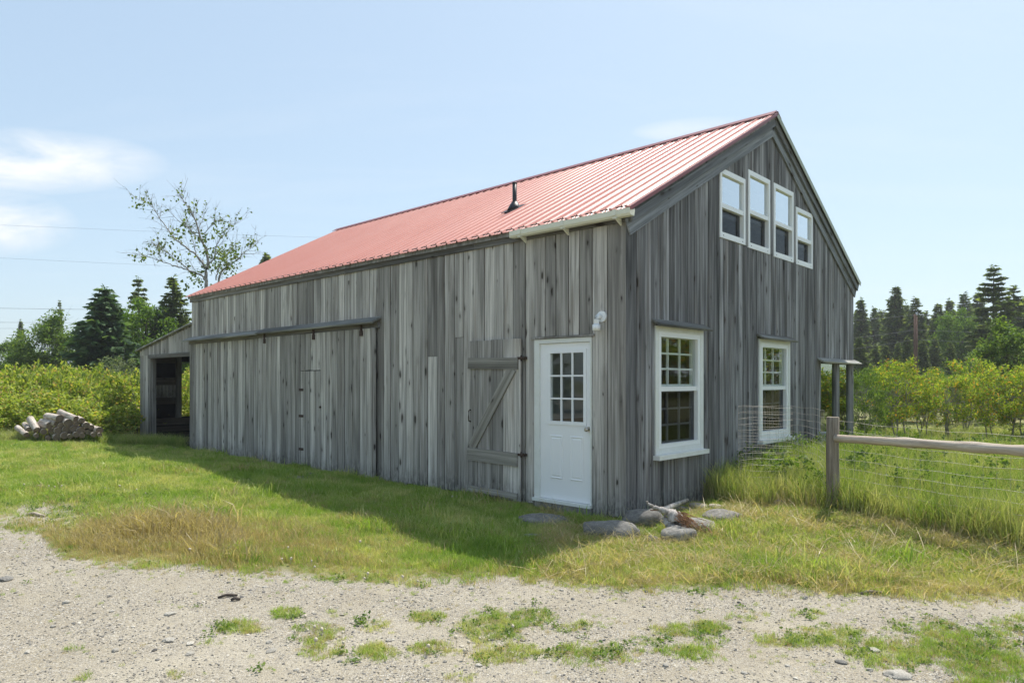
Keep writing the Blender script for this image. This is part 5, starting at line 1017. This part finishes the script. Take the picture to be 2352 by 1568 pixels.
def meshwire(path, zt, zb, step, vstep, mat, sag=0.):
    mb = MB(); P2 = np.array(path, float); seg = np.r_[0, np.cumsum(np.hypot(*np.diff(P2, axis=0).T))]; S_ = np.arange(0, seg[-1], .09); XY = np.stack([np.interp(S_, seg, P2[:, 0]), np.interp(S_, seg, P2[:, 1])], 1); g0 = hfun(XY[:, 0], XY[:, 1])
    n = int((zt - zb) / step) + 1
    for i in range(n):
        z_ = zt - i * step; mb.tube([(x_, y_, z_ + .006 * math.sin(s_ * 9 + i) - sag * math.sin(min(1, s_ / seg[-1]) * math.pi)) for (x_, y_), s_ in zip(XY, S_)], .0016, 4, False)
    for s_ in np.arange(0, seg[-1], vstep):
        x_, y_ = np.interp(s_, seg, P2[:, 0]), np.interp(s_, seg, P2[:, 1]); o_ = sag * math.sin(s_ / seg[-1] * math.pi); mb.tube([(x_, y_, zb), (x_ + .004, y_, (zt + zb) / 2), (x_, y_, zt - o_)], .0013, 4, False)
    return mb
cc = Vector((3.55, 9.62)); coil = [(3.72, 8.26), (3.9, 8.8), (3.97, 9.3)] + [(cc.x + .40 * math.cos(t), cc.y + .36 * math.sin(t)) for t in np.linspace(-.3, 5.4, 26)]
wf = empty('wire_mesh', (3.55, 9.6, gz(3.55, 9.6))); tag(wf, 'coiled end of wire mesh fencing standing by the gable window', 'wire fence'); mb = meshwire(coil, 1.28, .25, .085, .11, M_galv); mb.v = [(v[0] - 3.55, v[1] - 9.6, v[2] - wf.location.z) for v in mb.v]; tag(mb.build('mesh_wires', M_galv, wf), kind='stuff')
mb = meshwire([(FP.x + .07, FP.y + .1), (FP.x + FDv.x * 3.5 + .08, FP.y + FDv.y * 3.5 + .1)], 1.16, .12, .11, .12, M_galv, .06); mb.v = [(v[0] - FP.x, v[1] - FP.y, v[2] - FP.z) for v in mb.v]; tag(mb.build('mesh_wires', M_galv, fen), kind='stuff')
# ------------------------------------------------------------------ leafy plant inside the coil
tpl('weedbush', lambda: broad(600, .75, .32, .12, 26, 16, .06, .11, 4, .008), M_twig, M_bush)
p = Vector((3.75, 9.35, 0)); plant('leafy_plant', 'weedbush', (p.x, p.y, gz(p.x, p.y)), (1.1, 1.1, .85), 'bright leafy plant growing inside the wire mesh coil', 'plant', parts=('stem', 'foliage'))
p = bw(2.75, -.3); plant('leafy_plant', 'weedbush', (p.x, p.y, gz(p.x, p.y)), (.9, .9, .6), 'low leafy plant against the gable left of the wire mesh', 'plant', parts=('stem', 'foliage'))
# ------------------------------------------------------------------ power lines and pole
def wire(p0, p1, sag, r, label, group=None):
    a, b = Vector(p0), Vector(p1); mb = MB(); mb.tube([(b - a) * (i / 24) - Vector((0, 0, sag * 4 * (i / 24) * (1 - i / 24))) for i in range(25)], r * .7, 5); o = mb.build('power_line', M_line); o.location = a; return tag(o, label, 'power line', group)
wire(at(-500, 492, 52), at(1400, 562, 62), .3, .009, 'highest thin power line crossing behind the birch', None)
wire(at(-500, 565, 52), at(1300, 640, 62), .3, .009, 'second power line, passing behind the birch crown')
wire(at(-500, 697, 48), at(900, 712, 58), .2, .016, 'thick dark cable passing behind the broad spruce top')
wire(at(-500, 733, 48), at(500, 741, 56), .1, .014, 'lower cable running into the round loose tree'); wire(at(-500, 750, 48), at(500, 752, 56), .1, .011, 'lowest cable running into the small left-hand tree')
pp = at(2103, 721, 44); g0 = gz(pp.x, 44); pole = empty('utility_pole', (pp.x, 44, g0)); tag(pole, 'brown wooden utility pole before the spruce wood', 'utility pole'); mb = MB(); mb.tube([(0, 0, -.3), (0, 0, pp.z - g0)], [.14, .1], 10); mb.build('shaft', bark('pole_wood', (.07, .04, .03), (.16, .1, .075), (20, 20, 1)), pole); mb = MB(); mb.tube([(0, -.1, pp.z - g0 - .1), (0, -.1, pp.z - g0 + .08)], .05, 8); mb.build('insulator', M_grey, pole)
for i, (ly, ry, dz) in enumerate(((742, 735, .05), (795, 772, 1.), (826, 800, 1.6))):
    wire(at(1700, ly - 6, 48), pp - Vector((0, 0, dz)), .25, .011, ['upper', 'middle', 'lowest'][i] + ' wire strung from the brown utility pole towards the barn'); wire(pp - Vector((0, 0, dz)), at(2800, ry - 12, 46), .25, .011, ['upper', 'middle', 'lowest'][i] + ' wire strung from the brown utility pole past the tallest spruce')
# ------------------------------------------------------------------ summer haze over the whole place
mz = bpy.data.materials.new('summer_haze'); mz.use_nodes = True; t = mz.node_tree; t.nodes.clear(); vp = node(t, 'ShaderNodeVolumePrincipled'); vp.inputs['Color'].default_value = (.93, .96, 1, 1); vp.inputs['Density'].default_value = .0007; vp.inputs['Anisotropy'].default_value = .35
t.links.new(vp.outputs[0], t.nodes.new('ShaderNodeOutputMaterial').inputs['Volume'])
mb = MB(); mb.box(gx[0] - 5, gx[-1] + 5, gy[0] - 5, gy[-1] + 5, GZMIN - 1.2, 20); tag(mb.build('haze', mz), 'thin pale summer haze hanging over the whole place', 'haze', kind='stuff')
